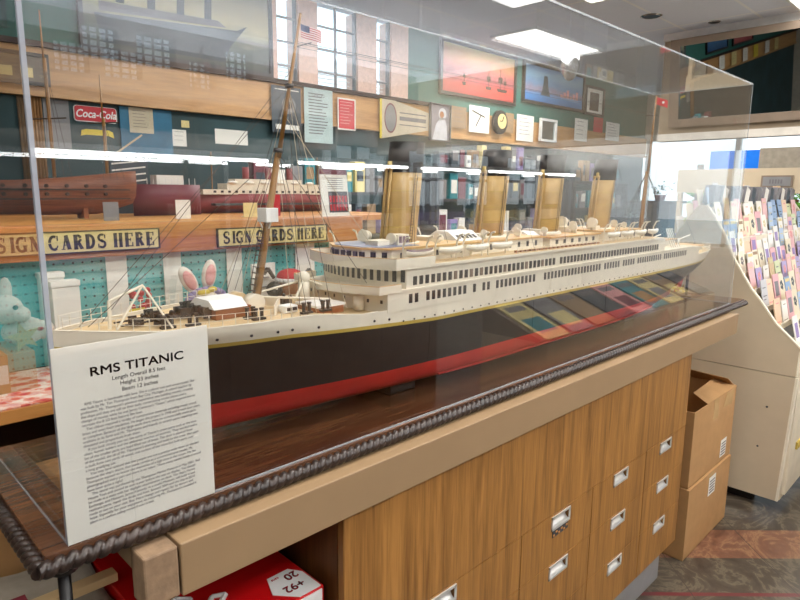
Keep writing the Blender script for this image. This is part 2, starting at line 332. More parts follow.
struct('trim_1', lambda b: (bx(b, LW, XF, BW-.03, BW+.15, 2.0, 2.25, ), bx(b, LW, XF, BW-.05, BW+.02, 1.985, 2.012)), M['band'])
struct('trim_2', lambda b: bx(b, LW, 4.4, BW-.06, BW+.15, 2.25, 2.28), M['dark'])
for i, (a, c) in enumerate(WINS):
    def f(b, a=a, c=c):
        w_ = .010
        bx(b, a, a+w_, BW+.02, BW+.06, 2.28, CEIL); bx(b, c-w_, c, BW+.02, BW+.06, 2.28, CEIL)
        n = 2 if c-a > .3 else 1
        for k in range(1, n): 
            x = a+(c-a)*k/n; bx(b, x-.007, x+.007, BW+.03, BW+.05, 2.28, CEIL)
        z = 2.28+.12
        while z < CEIL: bx(b, a, c, BW+.03, BW+.05, z-.006, z+.006); z += .17
    wo_ = struct('window_%d' % (i+1), f, M['grey'])
    obj('window_blind', lambda b, a=a, c=c: [bx(b, a+.02, c-.02, BW+.08, BW+.082, 2.3+k*.03, 2.306+k*.03) for k in range(5)], M['white'], wo_)
struct('wall_left', lambda b: bx(b, LW-.15, LW, FW, BW, 0, CEIL), M['wall_plain'])
# far wall with the shop front
def farwall(b):
    bx(b, XF, XF+.15, FW, BW, 2.22, CEIL); bx(b, XF, XF+.15, FW, BW, 0, .75); bx(b, XF, XF+.15, FW, -2.2, .75, 2.22); bx(b, XF, XF+.15, .7, 1.30, .75, 2.22); bx(b, XF, XF+.15, -2.2, .7, 2.05, 2.22)
struct('wall_far', farwall, M['soffit_white'])
def fmull(b):
    for y in (-2.17, -1.2, -.2, .67, 1.34, 2.75, 3.95): bx(b, XF+.03, XF+.1, y-.03, y+.03, .75, 2.22)
    bx(b, XF+.03, XF+.1, -2.2, .7, .75, .8); bx(b, XF+.03, XF+.1, 1.3, BW, .75, .8)
struct('window_4', fmull, M['white_metal'])
# front wall behind the viewer: storefront glass, high windows
def frontwall(b):
    bx(b, LW, XF, FW-.15, FW, 0, .9)
    for a, c in ((LW, 4.55), (5.2, 5.75), (6.6, 6.72), (7.6, 7.9), (8.9, XF)): bx(b, a, c, FW-.15, FW, .9, 2.3)
    bx(b, LW, XF, FW-.15, FW, 2.0, 2.3); bx(b, LW, XF, FW-.15, FW, 2.3, 2.55); bx(b, LW, XF, FW-.15, FW, 2.83, CEIL)
    xs = [LW, 1.9, 2.2, 2.34, 2.7, 3.2, 3.5, 9.0]
    for i in range(0, len(xs), 2): bx(b, xs[i], xs[i+1], FW-.15, FW, 2.55, 2.83)
struct('wall_front', frontwall, M['wall_dim'])
def fm2(b):
    for x in (4.57, 4.88, 5.18, 5.77, 6.18, 6.58, 6.74, 7.16, 7.58, 7.92, 8.4, 8.88): bx(b, x-.02, x+.02, FW-.1, FW-.04, .9, 2.0)
    [bx(b, a, c, FW-.1, FW-.04, 1.62, 1.66) for a, c in ((4.55, 5.2), (5.75, 6.6), (6.72, 7.6), (7.9, 8.9))]
struct('window_5', fm2, M['grey_dark'])
def fm3(b):
    for a, c in ((1.9, 2.2), (2.34, 2.7), (3.2, 3.5)):
        for k in range(1, 4): x = a+(c-a)*k/4; bx(b, x-.006, x+.006, FW-.1, FW-.07, 2.55, 2.83)
        for k in range(1, 5): z = 2.55+.28*k/5; bx(b, a, c, FW-.1, FW-.07, z-.005, z+.005)
struct('window_6', fm3, M['grey_dark'])
# dropped soffit that carries the mirror
struct('wall_right_soffit', lambda b: bx(b, 5.90, 6.0, FW, 2.50, 2.02, CEIL), M['soffit'])
struct('trim_3', lambda b: (bx(b, 5.86, 5.90, FW, 2.50, CEIL-.06, CEIL),), M['white_metal'])
struct('trim_4', lambda b: bx(b, 5.88, 6.0, FW, 2.50, 1.955, 2.02), M['soffit_white'])

# ceiling fittings
def troffer(x, y, lx, ly, label):
    t = thing('ceiling_light', label, 'ceiling light', (x, y, CEIL), 'recessed ceiling lights')
    obj('frame', lambda b: [bx(b, x-lx/2, x+lx/2, y-ly/2, y-ly/2+.02, CEIL-.02, CEIL), bx(b, x-lx/2, x+lx/2, y+ly/2-.02, y+ly/2, CEIL-.02, CEIL),
        bx(b, x-lx/2, x-lx/2+.02, y-ly/2+.02, y+ly/2-.02, CEIL-.02, CEIL), bx(b, x+lx/2-.02, x+lx/2, y-ly/2+.02, y+ly/2-.02, CEIL-.02, CEIL)], M['white_metal'], t)
    box('diffuser', M['troffer'], (x-lx/2+.02, x+lx/2-.02, y-ly/2+.02, y+ly/2-.02, CEIL-.012, CEIL-.002), t)
wh = ['lit recessed ceiling light seen through the top of the acrylic case', 'lit recessed ceiling light at the top right corner of the room view']
for i, a in enumerate(TROFFERS):
    troffer(*a, wh[i] if i < 2 else 'rectangular lit recessed ceiling light unseen over the shop floor')
for (x, y, r, lab) in ((5.19, 2.33, .085, 'larger round recessed downlight in the ceiling tiles'), (5.72, 2.02, .05, 'small round recessed downlight close to the ceiling edge')):
    t = thing('downlight', lab, 'downlight', (x, y, CEIL))
    def ring(b, x=x, y=y, r=r):
        n = 28
        for i in range(n):
            a0, a1 = 2*PI*i/n, 2*PI*(i+1)/n
            P = lambda a, rr, z: b.verts.new((x+rr*math.cos(a), y+rr*math.sin(a), z))
            b.faces.new((P(a0, r, CEIL-.001), P(a1, r, CEIL-.001), P(a1, r*.82, CEIL-.008), P(a0, r*.82, CEIL-.008)))
    obj('rim', ring, M['chrome'], t); obj('recess', lambda b, x=x, y=y, r=r: tube(b, (x, y, CEIL-.004), (x, y, CEIL-.0005), r*.84, 28), M['frame_black'], t)

# tilted mirror on the soffit, leaning forward
t = thing('wall_mirror', 'large tan framed mirror tilted forward high on the soffit', 'mirror', (5.85, .2, 2.09), rot=(0, math.radians(-7.5), 0))
obj('mirror_glass', lambda b: bx(b, .012, .03, .7, 2.12, .03, .70), M['mirror'], t, local=True)
def mf(b):
    bx(b, 0, .04, .62, 2.19, -.02, .05); bx(b, 0, .04, .62, 2.19, .67, .73); bx(b, 0, .04, 2.11, 2.19, .05, .67); bx(b, 0, .04, .62, .70, .05, .67)
obj('frame', mf, M['frame_tan'], t, local=True)

# outdoors beyond the shop front
t = thing('shop_awning', 'bright blue rectangular awning panel seen through the shop front', 'awning', (12, 3, -.15))
box('panel', M['blue'], (12, 12.2, 3.08, 4.1, 1.76, 2.23), t); [obj('post', lambda b: tube(b, (12.1, y, -.15), (12.1, y, 1.759), .03), M['white_metal'], t) for y in (3.15, 4.02)]
def bush(loc, r, label):
    t = thing('street_tree', label, 'tree', (loc[0], loc[1], -.15), 'street trees outside the shop')
    obj('trunk', lambda b: tube(b, (loc[0], loc[1], -.15), (loc[0], loc[1], loc[2]), .05, 8), M['brown'], t)
    def f(b):
        rn = random.Random(int(loc[1]*10))
        for k in range(320):
            v = Vector((rn.gauss(0, 1), rn.gauss(0, 1), rn.gauss(0, 1))).normalized()*r*rn.uniform(.35, 1)
            c = Vector(loc)+v; s = .07; u = Vector((rn.uniform(-1, 1), rn.uniform(-1, 1), rn.uniform(-1, 1))).normalized(); q = u.orthogonal()
            b.faces.new([b.verts.new(c+u*s), b.verts.new(c+q*s*.5), b.verts.new(c-u*s), b.verts.new(c-q*s*.5)])
    obj('foliage', f, M['leaf'], t, recalc=False)
bush((11.2, 3.75, 1.35), .4, 'leafy green street tree left of the grey window post'); bush((11.4, 2.55, 1.4), .45, 'leafy green street tree beyond the card rack header')

# ------------------------------------------------------------------ counter, cabinet, display case
Z0 = 1.03
t = thing('counter_top', 'thick tan painted counter plank carrying the display case', 'counter', (.28, .755, .92))
box('front_board', M['tan'], (.331, 2.70, .755, .80, .92, 1.0), t, bev=.002)
box('end_block', M['tan_end'], (.28, .3285, .757, .80, .922, .998), t, bev=.003, label='worn tan end block')
box('panel', M['tan'], (.281, 2.70, .802, 1.25, .965, .998), t)
box('back_board', M['tan'], (.281, 2.70, 1.25, 1.29, .92, .998), t)
# cabinet
CY = .768
t = thing('drawer_cabinet', 'long oak laminate drawer cabinet with recessed steel pulls under the ship', 'cabinet', (.63, CY, 0))
box('body', M['oak_side'], (.63, 2.255, CY+.018, 1.27, .18, .915), t)
box('top_fascia', M['oak'], (.63, 2.255, CY, CY+.016, .642, .914), t, bev=.001)
box('shadow_strip', M['dark'], (.632, 2.253, CY+.004, CY+.02, .914, .9195), t)
box('kickplate', M['grey_kick'], (.65, 2.25, CY+.05, CY+.07, 0, .18), t)
cols = [(.63, 1.2, .90), (1.2, 1.56, 1.385), (1.56, 1.92, 1.738), (1.92, 2.255, 2.078)]
rows = [(.497, .640), (.343, .495), (.181, .341)]
for (a, c, hx) in cols:
    for (z0, z1) in rows:
        hw, hh = .047, .038
        dr = obj('drawer', lambda b: (bx(b, a+.0015, hx-hw, CY, CY+.016, z0, z1), bx(b, hx+hw, c-.0015, CY, CY+.016, z0, z1), bx(b, hx-hw, hx+hw, CY, CY+.016, z0, z1-hh-.006), bx(b, hx-hw, hx+hw, CY, CY+.016, z1-.006, z1)), M['oak'], t)
        def pull(b, hx=hx, z1=z1):
            zt, zb = z1-.006, z1-.006-hh
            for dims in ((hx-hw, hx+hw, CY-.003, CY+.001, zt-.005, zt+.001), (hx-hw, hx+hw, CY-.003, CY+.001, zb-.001, zb+.005), (hx-hw, hx-hw+.004, CY-.003, CY+.001, zb, zt), (hx+hw-.004, hx+hw, CY-.003, CY+.001, zb, zt)): bx(b, *dims)
            # curved cup: back slopes from lower lip up and inward
            prev = None
            for k in range(7):
                f = k/6; y = CY+.001+.014*math.sin(f*PI/2); z = zb+.005+(zt-zb-.008)*(1-math.cos(f*PI/2))
                cur = (b.verts.new((hx-hw+.004, y, z)), b.verts.new((hx+hw-.004, y, z)))
                if prev: fc = b.faces.new((prev[0], prev[1], cur[1], cur[0])); fc.smooth = True
                prev = cur
        obj('recessed_pull', pull, M['steel'], dr, recalc=False)
box('label_sticker', M['grey_dark'], (1.345, 1.425, CY-.001, CY, .573, .592), t)
obj('sticker_print', lambda b: [bx(b, 1.348+.013*k, 1.356+.013*k, CY-.002, CY-.001, .576+.007*j, .581+.007*j) for k in range(6) for j in range(2) if (k+j) % 2 == 0], M['orange_wood'], t)

# display case
X0, X1, Y0c, Y1c, ZT = .207, 2.745, .805, 1.190, 1.451
ZT = 1.902
t = thing('display_case', 'long clear acrylic display case on a dark walnut board with carved rope edge', 'display case', (X0, Y0c, 1.0))
case = t
box('base_board', M['dark_wood'], (.178, 2.915, .800, 1.215, 1.001, Z0), t, bev=.002)
def rope(b, p, q, r=.0108, pitch=.016, lobes=2, nr=16):
    p = Vector(p); q = Vector(q); L = (q-p).length; a = (q-p)/L; u = Vector((0, 0, 1)); v = a.cross(u)
    n = int(L/(pitch/8)); prev = None
    for i in range(n+1):
        s = L*i/n; ph = s/pitch*PI
        ringv = []
        for k in range(nr):
            th = 2*PI*k/nr; rr = r*(1.1-.52*(1-abs(math.sin((th+ph*2/lobes)*lobes/2)))**1.6)
            ringv.append(b.verts.new(p+a*s+u*rr*math.cos(th)+v*rr*math.sin(th)))
        if prev:
            for k in range(nr): f = b.faces.new((prev[k], prev[(k+1) % nr], ringv[(k+1) % nr], ringv[k])); f.smooth = True
        else: b.faces.new(ringv[::-1])
        prev = ringv
    b.faces.new(prev)
obj('rope_trim', lambda b: rope(b, (.168, .795, 1.014), (2.917, .795, 1.014)), M['rope'], t)
obj('rope_trim', lambda b: rope(b, (.172, .795, 1.013), (.172, 1.215, 1.013)), M['rope'], t)
obj('rope_trim', lambda b: rope(b, (2.917, .795, 1.013), (2.917, 1.215, 1.013)), M['rope'], t)
T = .005
def pane(name, *dims): return box(name, M['acrylic'], dims, t)
pane('front_panel', X0, X1, Y0c, Y0c+T, Z0, ZT)
pane('back_panel', X0, X1, Y1c-T, Y1c, Z0, ZT)
pane('end_panel', X0, X0+T, Y0c+T+.0005, Y1c-T-.0005, Z0, ZT)
pane('end_panel', X1-T, X1, Y0c+T+.0005, Y1c-T-.0005, Z0, ZT)
pane('top_panel', X0, X1, Y0c, Y1c, ZT+.0005, ZT+T)
ed = []
def strip(x0, x1, y0, y1, z0, z1, m_='thinedge', n='polished_edge'): box(n, M[m_], (x0, x1, y0, y1, z0, z1), t)
strip(X0-.0010, X0+.0042, Y0c-.0012, Y0c-.0002, Z0, ZT, 'edge')
strip(X0-.0012, X0-.0002, Y0c, Y0c+.005, Z0, ZT, 'edge')
strip(X1-.001, X1+.001, Y0c-.0016, Y0c-.0002, Z0, ZT)
strip(X1-.001, X1+.001, Y1c+.0002, Y1c+.0012, Z0, ZT)
strip(X0, X1, Y0c-.0014, Y0c-.0002, ZT-.001, ZT+.004)
strip(X0, X1, Y1c+.0002, Y1c+.0014, ZT-.001, ZT+.003)
strip(X1+.0002, X1+.001, Y0c, Y1c, ZT-.001, ZT+.003)
strip(X0, X1, Y0c-.0022, Y0c-.0002, Z0, Z0+.0028)
strip(X0-.0012, X0-.0002, Y0c, Y1c, Z0, Z0+.003)
strip(X1+.0002, X1+.001, Y0c, Y1c, Z0, Z0+.003)
t = thing('support_post', 'short black iron post under the rope edged corner of the board', 'post', (.205, .83, 0))
obj('post', lambda b: (tube(b, (.205, .83, .02), (.205, .83, .985), .008, 12), tube(b, (.205, .83, .985), (.205, .83, 1.0), .018, 14)), M['iron'], t)
obj('foot', lambda b: tube(b, (.205, .83, 0), (.205, .83, .02), .03, 14), M['iron'], t)

# information sheet
t = thing('information_sheet', 'white printed information sheet in a clear sleeve against the case front', 'sign', (.205, .802, Z0+.001))
box('paper', M['paper'], (.206, .409, .8010, .8024, Z0+.001, 1.289), t)
box('clear_sleeve', M['acrylic'], (.2045, .4105, .7992, .7998, Z0+.001, 1.291), t)
text('title', 'RMS TITANIC', .0164, M['ink'], t, (.3095, .8008, 1.2465), align='CENTER', sx=1.25, off=0, bold=.0006, ext=.0001, space=1.02)
text('dimensions', 'Length Overall 8.5 feet\nHeight 33 inches\nBeam 12 inches', .0076, M['ink'], t, (.3095, .8008, 1.2362), align='CENTER', ext=.0001, off=0, lines=1.12)
body = """    RMS Titanic is handmade with love. She is a plastic cast and wood model. She
was built by Mr. Tim Thompson from Bay City, Michigan. A school teacher by
profession, Mr. Thompson's previous experience was building models, creating
the ships and they are still on their hulls, constructing model planes and a
change of movies while he was James Cameron's "Titanic" which inspired him to
recreate the 8 1/2 foot feature film liner.
    The ribbon required a variety of construction materials including metal, wood,
brass and even foam insulation. He began the project in 1998 and it took four years
to complete. Because of the large work there were no commercially made parts
available in its form and Mr. Thompson and friends to scratch parts requiring two
thousand and proportions from them.
    If you look closely you can see some of Titanic's crews parts such as the bow
chain, funnel, ladders and the elaborate winches accessories. They worked and a
lot of the smaller parts are hand filled out of brass. The deck is planked from
of the model, the all of Mr. Thompson's planning and build by the crew. Her pairs
is built from two yards of wood, one section of the most fine built parts over
a long gratifying job.
    You may have noticed that the people are not a precise scale down to the last
because the ship's doors, that made certain as a commemorative model, Mr.
Thompson wanted to honor the memories of a high time in the ocean. He has
photographed every part and there is no other. These many names inside it would
have been quite a sight!
    The vessel was purchased by the Thompson Marine Museum in May 2001. Bell
House Toys and owned its own a year before she was on display. You should
be made in a state with her daylight requirements on deck. The ship's Marine
Exchange, and Museum. James Kennedy, in a model Museum, will build it and
replicate parts, repair the decks and lines. Around 2004 and the ship in 2010
made to see on your visit, Bay. More change and repairs for by donors and
hope. Especially for your enjoyment, its restoring Mr. Thompson's modeled it
place in a perfect sailing model if ever is lost."""
text('body_text', body, .0052, M['ink_soft'], t, (.2335, .8008, 1.2105), ext=.0001, lines=1.06, off=0, sx=.90)

# ------------------------------------------------------------------ the model ship
L0, XE, YC, B = .263, 2.920, 1.0, .138
KZ = 1.062
def lerp(a, b, f): return a+(b-a)*f
def pw(x, tab):
    for (a, va), (b, vb) in zip(tab, tab[1:]):
        if x <= b: return lerp(va, vb, max(0, min(1, (x-a)/(b-a))))
    return tab[-1][1]
def xend(z): return pw(z, [(KZ, 2.60), (1.09, 2.615), (1.118, 2.66), (1.15, 2.755), (1.18, 2.845), (1.21, 2.905), (1.25, 2.92)])
def half(X, z):
    xe = xend(z); f = (z-KZ)/(1.25-KZ); f = max(0, min(1, f))
    lb = lerp(.95, .40, f**1.3); tb = min(1, max(0, (X-L0)/lb)); fb = 1-(1-tb)**lerp(1.7, 2.6, f)
    ls = lerp(.9, .55, f); ts = min(1, max(0, (xe-X)/ls)); fs = 1-(1-ts)**lerp(1.9, 3.2, f)
    bilge = pw(z, [(KZ, .72), (KZ+.008, .88), (KZ+.022, .97), (KZ+.045, 1)])
    return B*fb*fs*bilge
def cl(v): return max(0, min(1, v))
def gold_z(X): return 1.2095+.0205*cl((.98-X)/.38)**1.2+.012*max(0, (.4-X)/.14)+.012*max(0, (X-2.1)/.8)**1.5
def top_z(X): return 1.247+.0155*cl((.76-X)/.12)+.008*max(0, (.4-X)/.14)+.004*max(0, (X-2.2)/.7)
def wl_z(X): return 1.116
def hull(b, za, zb, nz, side_only=False, out=0):
    """za(X), zb(X): lower and upper edges; both sides of the hull"""
    NX = 90
    for s in (-1, 1):
        g = []
        for j in range(nz+1):
            row = []
            for i in range(NX+1):
                u = i/NX; u = .5-.5*math.cos(PI*u)*1.0 if True else u
                X = L0+u*(XE-L0)
                for _ in range(3):
                    z = lerp(za(X), zb(X), j/nz); X = L0+u*(xend(z)-L0)
                row.append(b.verts.new((X, YC+s*(half(X, z)+out), z)))
            g.append(row)
        for j in range(nz):
            for i in range(NX):
                f = b.faces.new((g[j][i], g[j][i+1], g[j+1][i+1], g[j+1][i])); f.smooth = True
    return
ship = thing('model_ocean_liner', 'large scale model ocean liner with black and red hull and four buff funnels', 'model ship', (L0, YC, KZ))
def hullred(b):
    hull(b, lambda X: KZ, wl_z, 8)
    bmesh.ops.remove_doubles(b, verts=b.verts, dist=.0002)
    N = 60; pr = None
    for i in range(N+1):
        X = L0+(2.60-L0)*i/N; h = half(X, KZ); cur = (b.verts.new((X, YC-h, KZ)), b.verts.new((X, YC+h, KZ)))
        if pr: b.faces.new((pr[0], cur[0], cur[1], pr[1]))
        pr = cur
obj('hull_bottom', hullred, M['hull_red'], ship)
obj('hull_side', lambda b: hull(b, wl_z, gold_z, 8), M['hull_black'], ship)
obj('gold_stripe', lambda b: hull(b, lambda X: gold_z(X)-.0035, lambda X: gold_z(X)+.0035, 1, out=.0008), M['gold'], ship)
obj('white_strake', lambda b: hull(b, gold_z, top_z, 4), M['hull_white'], ship)
obj('bilge_keel', lambda b: [bx(b, 1.0+k*.02, 1.021+k*.02, YC-half(1.0+k*.02, 1.075)-.006, YC-half(1.0+k*.02, 1.075)+.002, 1.074, 1.077) for k in range(60)], M['hull_red'], ship)
for x in (.7, .95, 1.35, 1.75): obj('hull_seam', lambda b: [bx(b, x-.0008, x+.0008, YC-half(x, z)-.0006, YC-half(x, z)+.002, z, z+.0062) for z in [1.118+.006*k for k in range(14)]], M['iron'], ship)
def deckf(b):
    N = 70; pr = None
    for i in range(N+1):
        X = L0+.004+(XE-.01-L0)*i/N; z = top_z(X)-.006; h = max(.0005, half(X, top_z(X))-.003); cur = (b.verts.new((X, YC-h, z)), b.verts.new((X, YC+h, z)))
        if pr: b.faces.new((pr[0], cur[0], cur[1], pr[1]))
        pr = cur
obj('main_deck', deckf, M['deck'], ship)
for s in (-1, 1):
    for a, c in ((L0+.003, .80), (2.42, XE-.004)):
        obj('bulwark_rail', lambda b: path(b, [(X, YC+s*max(0, half(X, top_z(X))-.001), top_z(X)) for X in [lerp(a, c, i/40) for i in range(41)]], .0016, 5), M['hull_white'], ship)
def railing(b, Xa, Xb, zf, hh=.020, sides=(-1, 1), inset=.002, step=.02):
    n = max(2, int((Xb-Xa)/step))
    for s in sides:
        P = [Vector((lerp(Xa, Xb, i/n), 0, 0)) for i in range(n+1)]
        for p in P: z = zf(p.x); p.y = YC+s*max(0, half(p.x, z)-inset); p.z = z
        for p in P: tube(b, p, p+Vector((0, 0, hh)), .0008, 5)
        for k in (.5, 1): path(b, [p+Vector((0, 0, hh*k)) for p in P], .0005, 4)
obj('bow_railing', lambda b: railing(b, L0+.012, .60, top_z), M['hull_white'], ship)
obj('stern_railing', lambda b: railing(b, 2.55, XE-.015, top_z), M['hull_white'], ship)

def outline(Xa, Xb, inset, bulge=.03, aft=0, hmax=None, z=1.25):
    """deck outline following the hull, front face curved towards the bow"""
    n = 40; L = []
    for i in range(n+1):
        X = lerp(Xa, Xb, i/n); h = half(X, z)-inset; h = min(h, hmax) if hmax else h
        L.append((X, h))
    near = [(X, YC-h) for X, h in L]; far = [(X, YC+h) for X, h in L][::-1]
    ha = L[0][1]; fr = [(Xa-bulge*(1-(k/6)**2), YC+ha*k/6) for k in range(5, -6, -1)]
    return near+far+fr
def tier(name, Xa, Xb, inset, z0, z1, m_, bulge=.03, hmax=None):
    return obj(name, lambda b: prism(b, outline(Xa, Xb, inset, bulge, hmax=hmax), z0, z1), M[m_], ship)
tier('lower_side_plating', .825, 2.50, -.0009, 1.2405, 1.279, 'hull_white', .022)
tier('shelter_deck', .800, 2.44, -.0035, 1.279, 1.2835, 'hull_white', .035)
tier('upper_house', .880, 2.17, .002, 1.2835, 1.324, 'hull_white', .032)
tier('boat_deck', .845, 2.14, -.004, 1.324, 1.3295, 'hull_white', .035)
tier('boat_deck_planking', .87, 2.13, .003, 1.3296, 1.3308, 'deck', .03)
def bulw(b, Xa, z0, z1, inset, bulge, side):
    poly = outline(Xa, 2.0, inset, bulge)
    fr = poly[-11:]; 
    nearside = [p for p in poly[:41] if p[0] < Xa+side]; farside = [p for p in poly[41:82] if p[0] < Xa+side]
    pts = farside+fr+nearside
    for a, c in zip(pts, pts[1:]):
        dx, dy = c[0]-a[0], c[1]-a[1]; l = math.hypot(dx, dy)
        if l < 1e-6: continue
        nx, ny = -dy/l*.0012, dx/l*.0012
        prism(b, [(a[0]-nx, a[1]-ny), (c[0]-nx, c[1]-ny), (c[0]+nx, c[1]+ny), (a[0]+nx, a[1]+ny)], z0, z1)
obj('bridge_bulwark', lambda b: bulw(b, .845, 1.329, 1.347, -.003, .035, .12), M['hull_white'], ship)
obj('promenade_bulwark', lambda b: bulw(b, .800, 1.283, 1.2955, -.0025, .035, .09), M['hull_white'], ship)
obj('bulwark_cap', lambda b: bulw(b, .845, 1.347, 1.3482, -.003, .035, .12), M['tanroof'], ship); obj('bulwark_cap', lambda b: bulw(b, .800, 1.2955, 1.2967, -.0025, .035, .09), M['tanroof'], ship)
# deckhouses on the boat deck
def house(name, Xa, Xb, hy, z0, z1, bulge=0, roof='tanroof'):
    h = obj(name, lambda b: prism(b, [(Xa, YC-hy), (Xb, YC-hy), (Xb, YC+hy), (Xa, YC+hy)]+([(Xa-bulge, YC+hy*.45), (Xa-bulge, YC-hy*.45)] if bulge else []), z0, z1), M['hull_white'], ship)
    obj('roof', lambda b: prism(b, [(Xa-.004, YC-hy-.006), (Xb+.004, YC-hy-.006), (Xb+.004, YC+hy+.006), (Xa-.004, YC+hy+.006)]+([(Xa-bulge-.006, YC+hy*.45), (Xa-bulge-.006, YC-hy*.45)] if bulge else []), z1, z1+.004), M[roof], h)
    return h
hb = house('bridge_house', .875, 1.13, .098, 1.3308, 1.360, .035)
obj('roof_panel', lambda b: prism(b, [(.872, .915), (.97, .915), (.97, 1.085), (.872, 1.085), (.842, 1.045), (.842, .955)], 1.364, 1.3652), M['ship_roof'], hb)
house('officers_house', 1.16, 1.47, .082, 1.3308, 1.358)
house('lounge_house', 1.50, 1.78, .086, 1.3308, 1.354)
house('smoking_house', 1.82, 2.07, .086, 1.3308, 1.358)
house('aft_house', 2.10, 2.16, .05, 1.3296, 1.350)
house('well_house', 2.20, 2.42, .075, 1.2835, 1.306)
house('poop_house', 2.62, 2.76, .06, 1.243, 1.262)
# raised skylight with dark holes
def skyl(b, Xa, Xb, hy, z0, z1):
    extr(b, [(Xa, YC-hy, z0), (Xa, YC+hy, z0), (Xa, YC+hy*.35, z1), (Xa, YC-hy*.35, z1)], (Xb-Xa, 0, 0))
sk = obj('raised_skylight', lambda b: skyl(b, 1.14, 1.235, .055, 1.362, 1.384), M['white'], ship)
for k in range(5):
    x = 1.152+k*.0155
    obj('skylight_pane', lambda b, x=x: extr(b, [(x, YC-.046, 1.3668), (x+.009, YC-.046, 1.3668), (x+.009, YC-.034, 1.3742), (x, YC-.034, 1.3742)], (0, -.0012, .0012)), M['win'], sk)
obj('raised_skylight', lambda b: skyl(b, 1.47, 1.52, .05, 1.354, 1.370), M['white'], ship)

# windows
wins = []
def wbox(X, z0, z1, wd, out=0, Yfix=None, m_='win'):
    wins.append((X, z0, z1, wd, out, Yfix, m_))
X = .90
rn = random.Random(3)
while X < 2.12:       # upper promenade row
    if not (1.44 < X < 1.47): wbox(X, 1.2895, 1.3075, .0100, -.002, m_='win' if X < 1.62 and rn.random() < .75 else 'win_pale')
    X += .0185
X = .885
while X < 2.36:       # lower row in groups
    g = pw(X, [(0, 0), (9, 0)])
    if not any(a < X < c for a, c in ((.905, .925), (1.06, 1.085), (1.10, 1.125), (1.155, 1.18), (1.345, 1.385), (1.70, 1.715), (1.83, 1.845), (1.93, 1.95), (2.13, 2.16))): wbox(X, 1.2535, 1.2725, .0098, 0)
    X += .0175
for k in range(8): wbox(.90+k*.028, 1.341, 1.353, .008, 0, YC-.098)
for k in range(7): wbox(1.19+k*.04, 1.338, 1.352, .010, 0, YC-.082)
for k in range(6): wbox(1.53+k*.042, 1.336, 1.348, .013, 0, YC-.086)
for k in range(6): wbox(1.85+k*.035, 1.338, 1.350, .010, 0, YC-.086)
wins.sort(key=lambda a: a[0])
def wgeo(b, a):
    X, z0, z1, wd, out, Yf, _ = a
    y = Yf if Yf else YC-(half(X, 1.25)+out+.001)
    y2 = Yf if Yf else YC-(half(X+wd, 1.25)+out+.001)
    pts = [(X, y-.0006, z0), (X+wd, y2-.0006, z0), (X+wd, y2-.0006, z1), (X, y-.0006, z1)]
    extr(b, pts, (0, .002, 0))
for a in wins[:64]: obj('window', lambda b: wgeo(b, a), M[a[6]], ship)
so = obj('window', lambda b: [wgeo(b, a) for a in wins[64:]], M['win'], ship); so['kind'] = 'stuff'
# front facing windows of the superstructure
def frontpt(Xa, inset, bulge, s):      # s -1..1 across
    ha = half(Xa, 1.25)-inset; return Xa-bulge*(1-s*s), YC+ha*s
for (Xa, ins, bul, z0, z1, n, wd, s0, s1) in ((.880, .002, .032, 1.2965, 1.3215, 16, .06, -.98, .94), (.825, -.0009, .022, 1.2585, 1.2655, 9, .035, -.92, .9)):
    for k in range(n):
        s = lerp(s0, s1, k/(n-1)); x, y = frontpt(Xa, ins, bul, s); x2, y2 = frontpt(Xa, ins, bul, s+wd)
        obj('front_window', lambda b: extr(b, [(x-.0008, y, z0), (x2-.0008, y2, z0), (x2-.0008, y2, z1), (x-.0008, y, z1)], (.002, 0, 0)), M['win'], ship)
for k in range(9):
    y = .915+k*.02
    if .955 <= y <= 1.045: x = .838
    else: x = .838+(.955-y)/.053*.035 if y < .955 else .838+(y-1.045)/.053*.035
    obj('bridge_window', lambda b: bx(b, x-.001, x+.004, y-.006, y+.006, 1.343, 1.355), M['win'], hb)
# portholes along the white strake
ph = [(x_, gold_z(x_)+.0115) for x_ in (.47, .525, .572, .60, .655, .79, .83)]+[(.87+.032*k, 1.2185) for k in range(40)]
for x, z in ph:
    y = YC-half(x, z)
    if x < 2.1: obj('porthole', lambda b: tube(b, (x, y-.0012, z), (x, y+.002, z), .0026 if x < .85 else .002, 8), M['win'], ship)
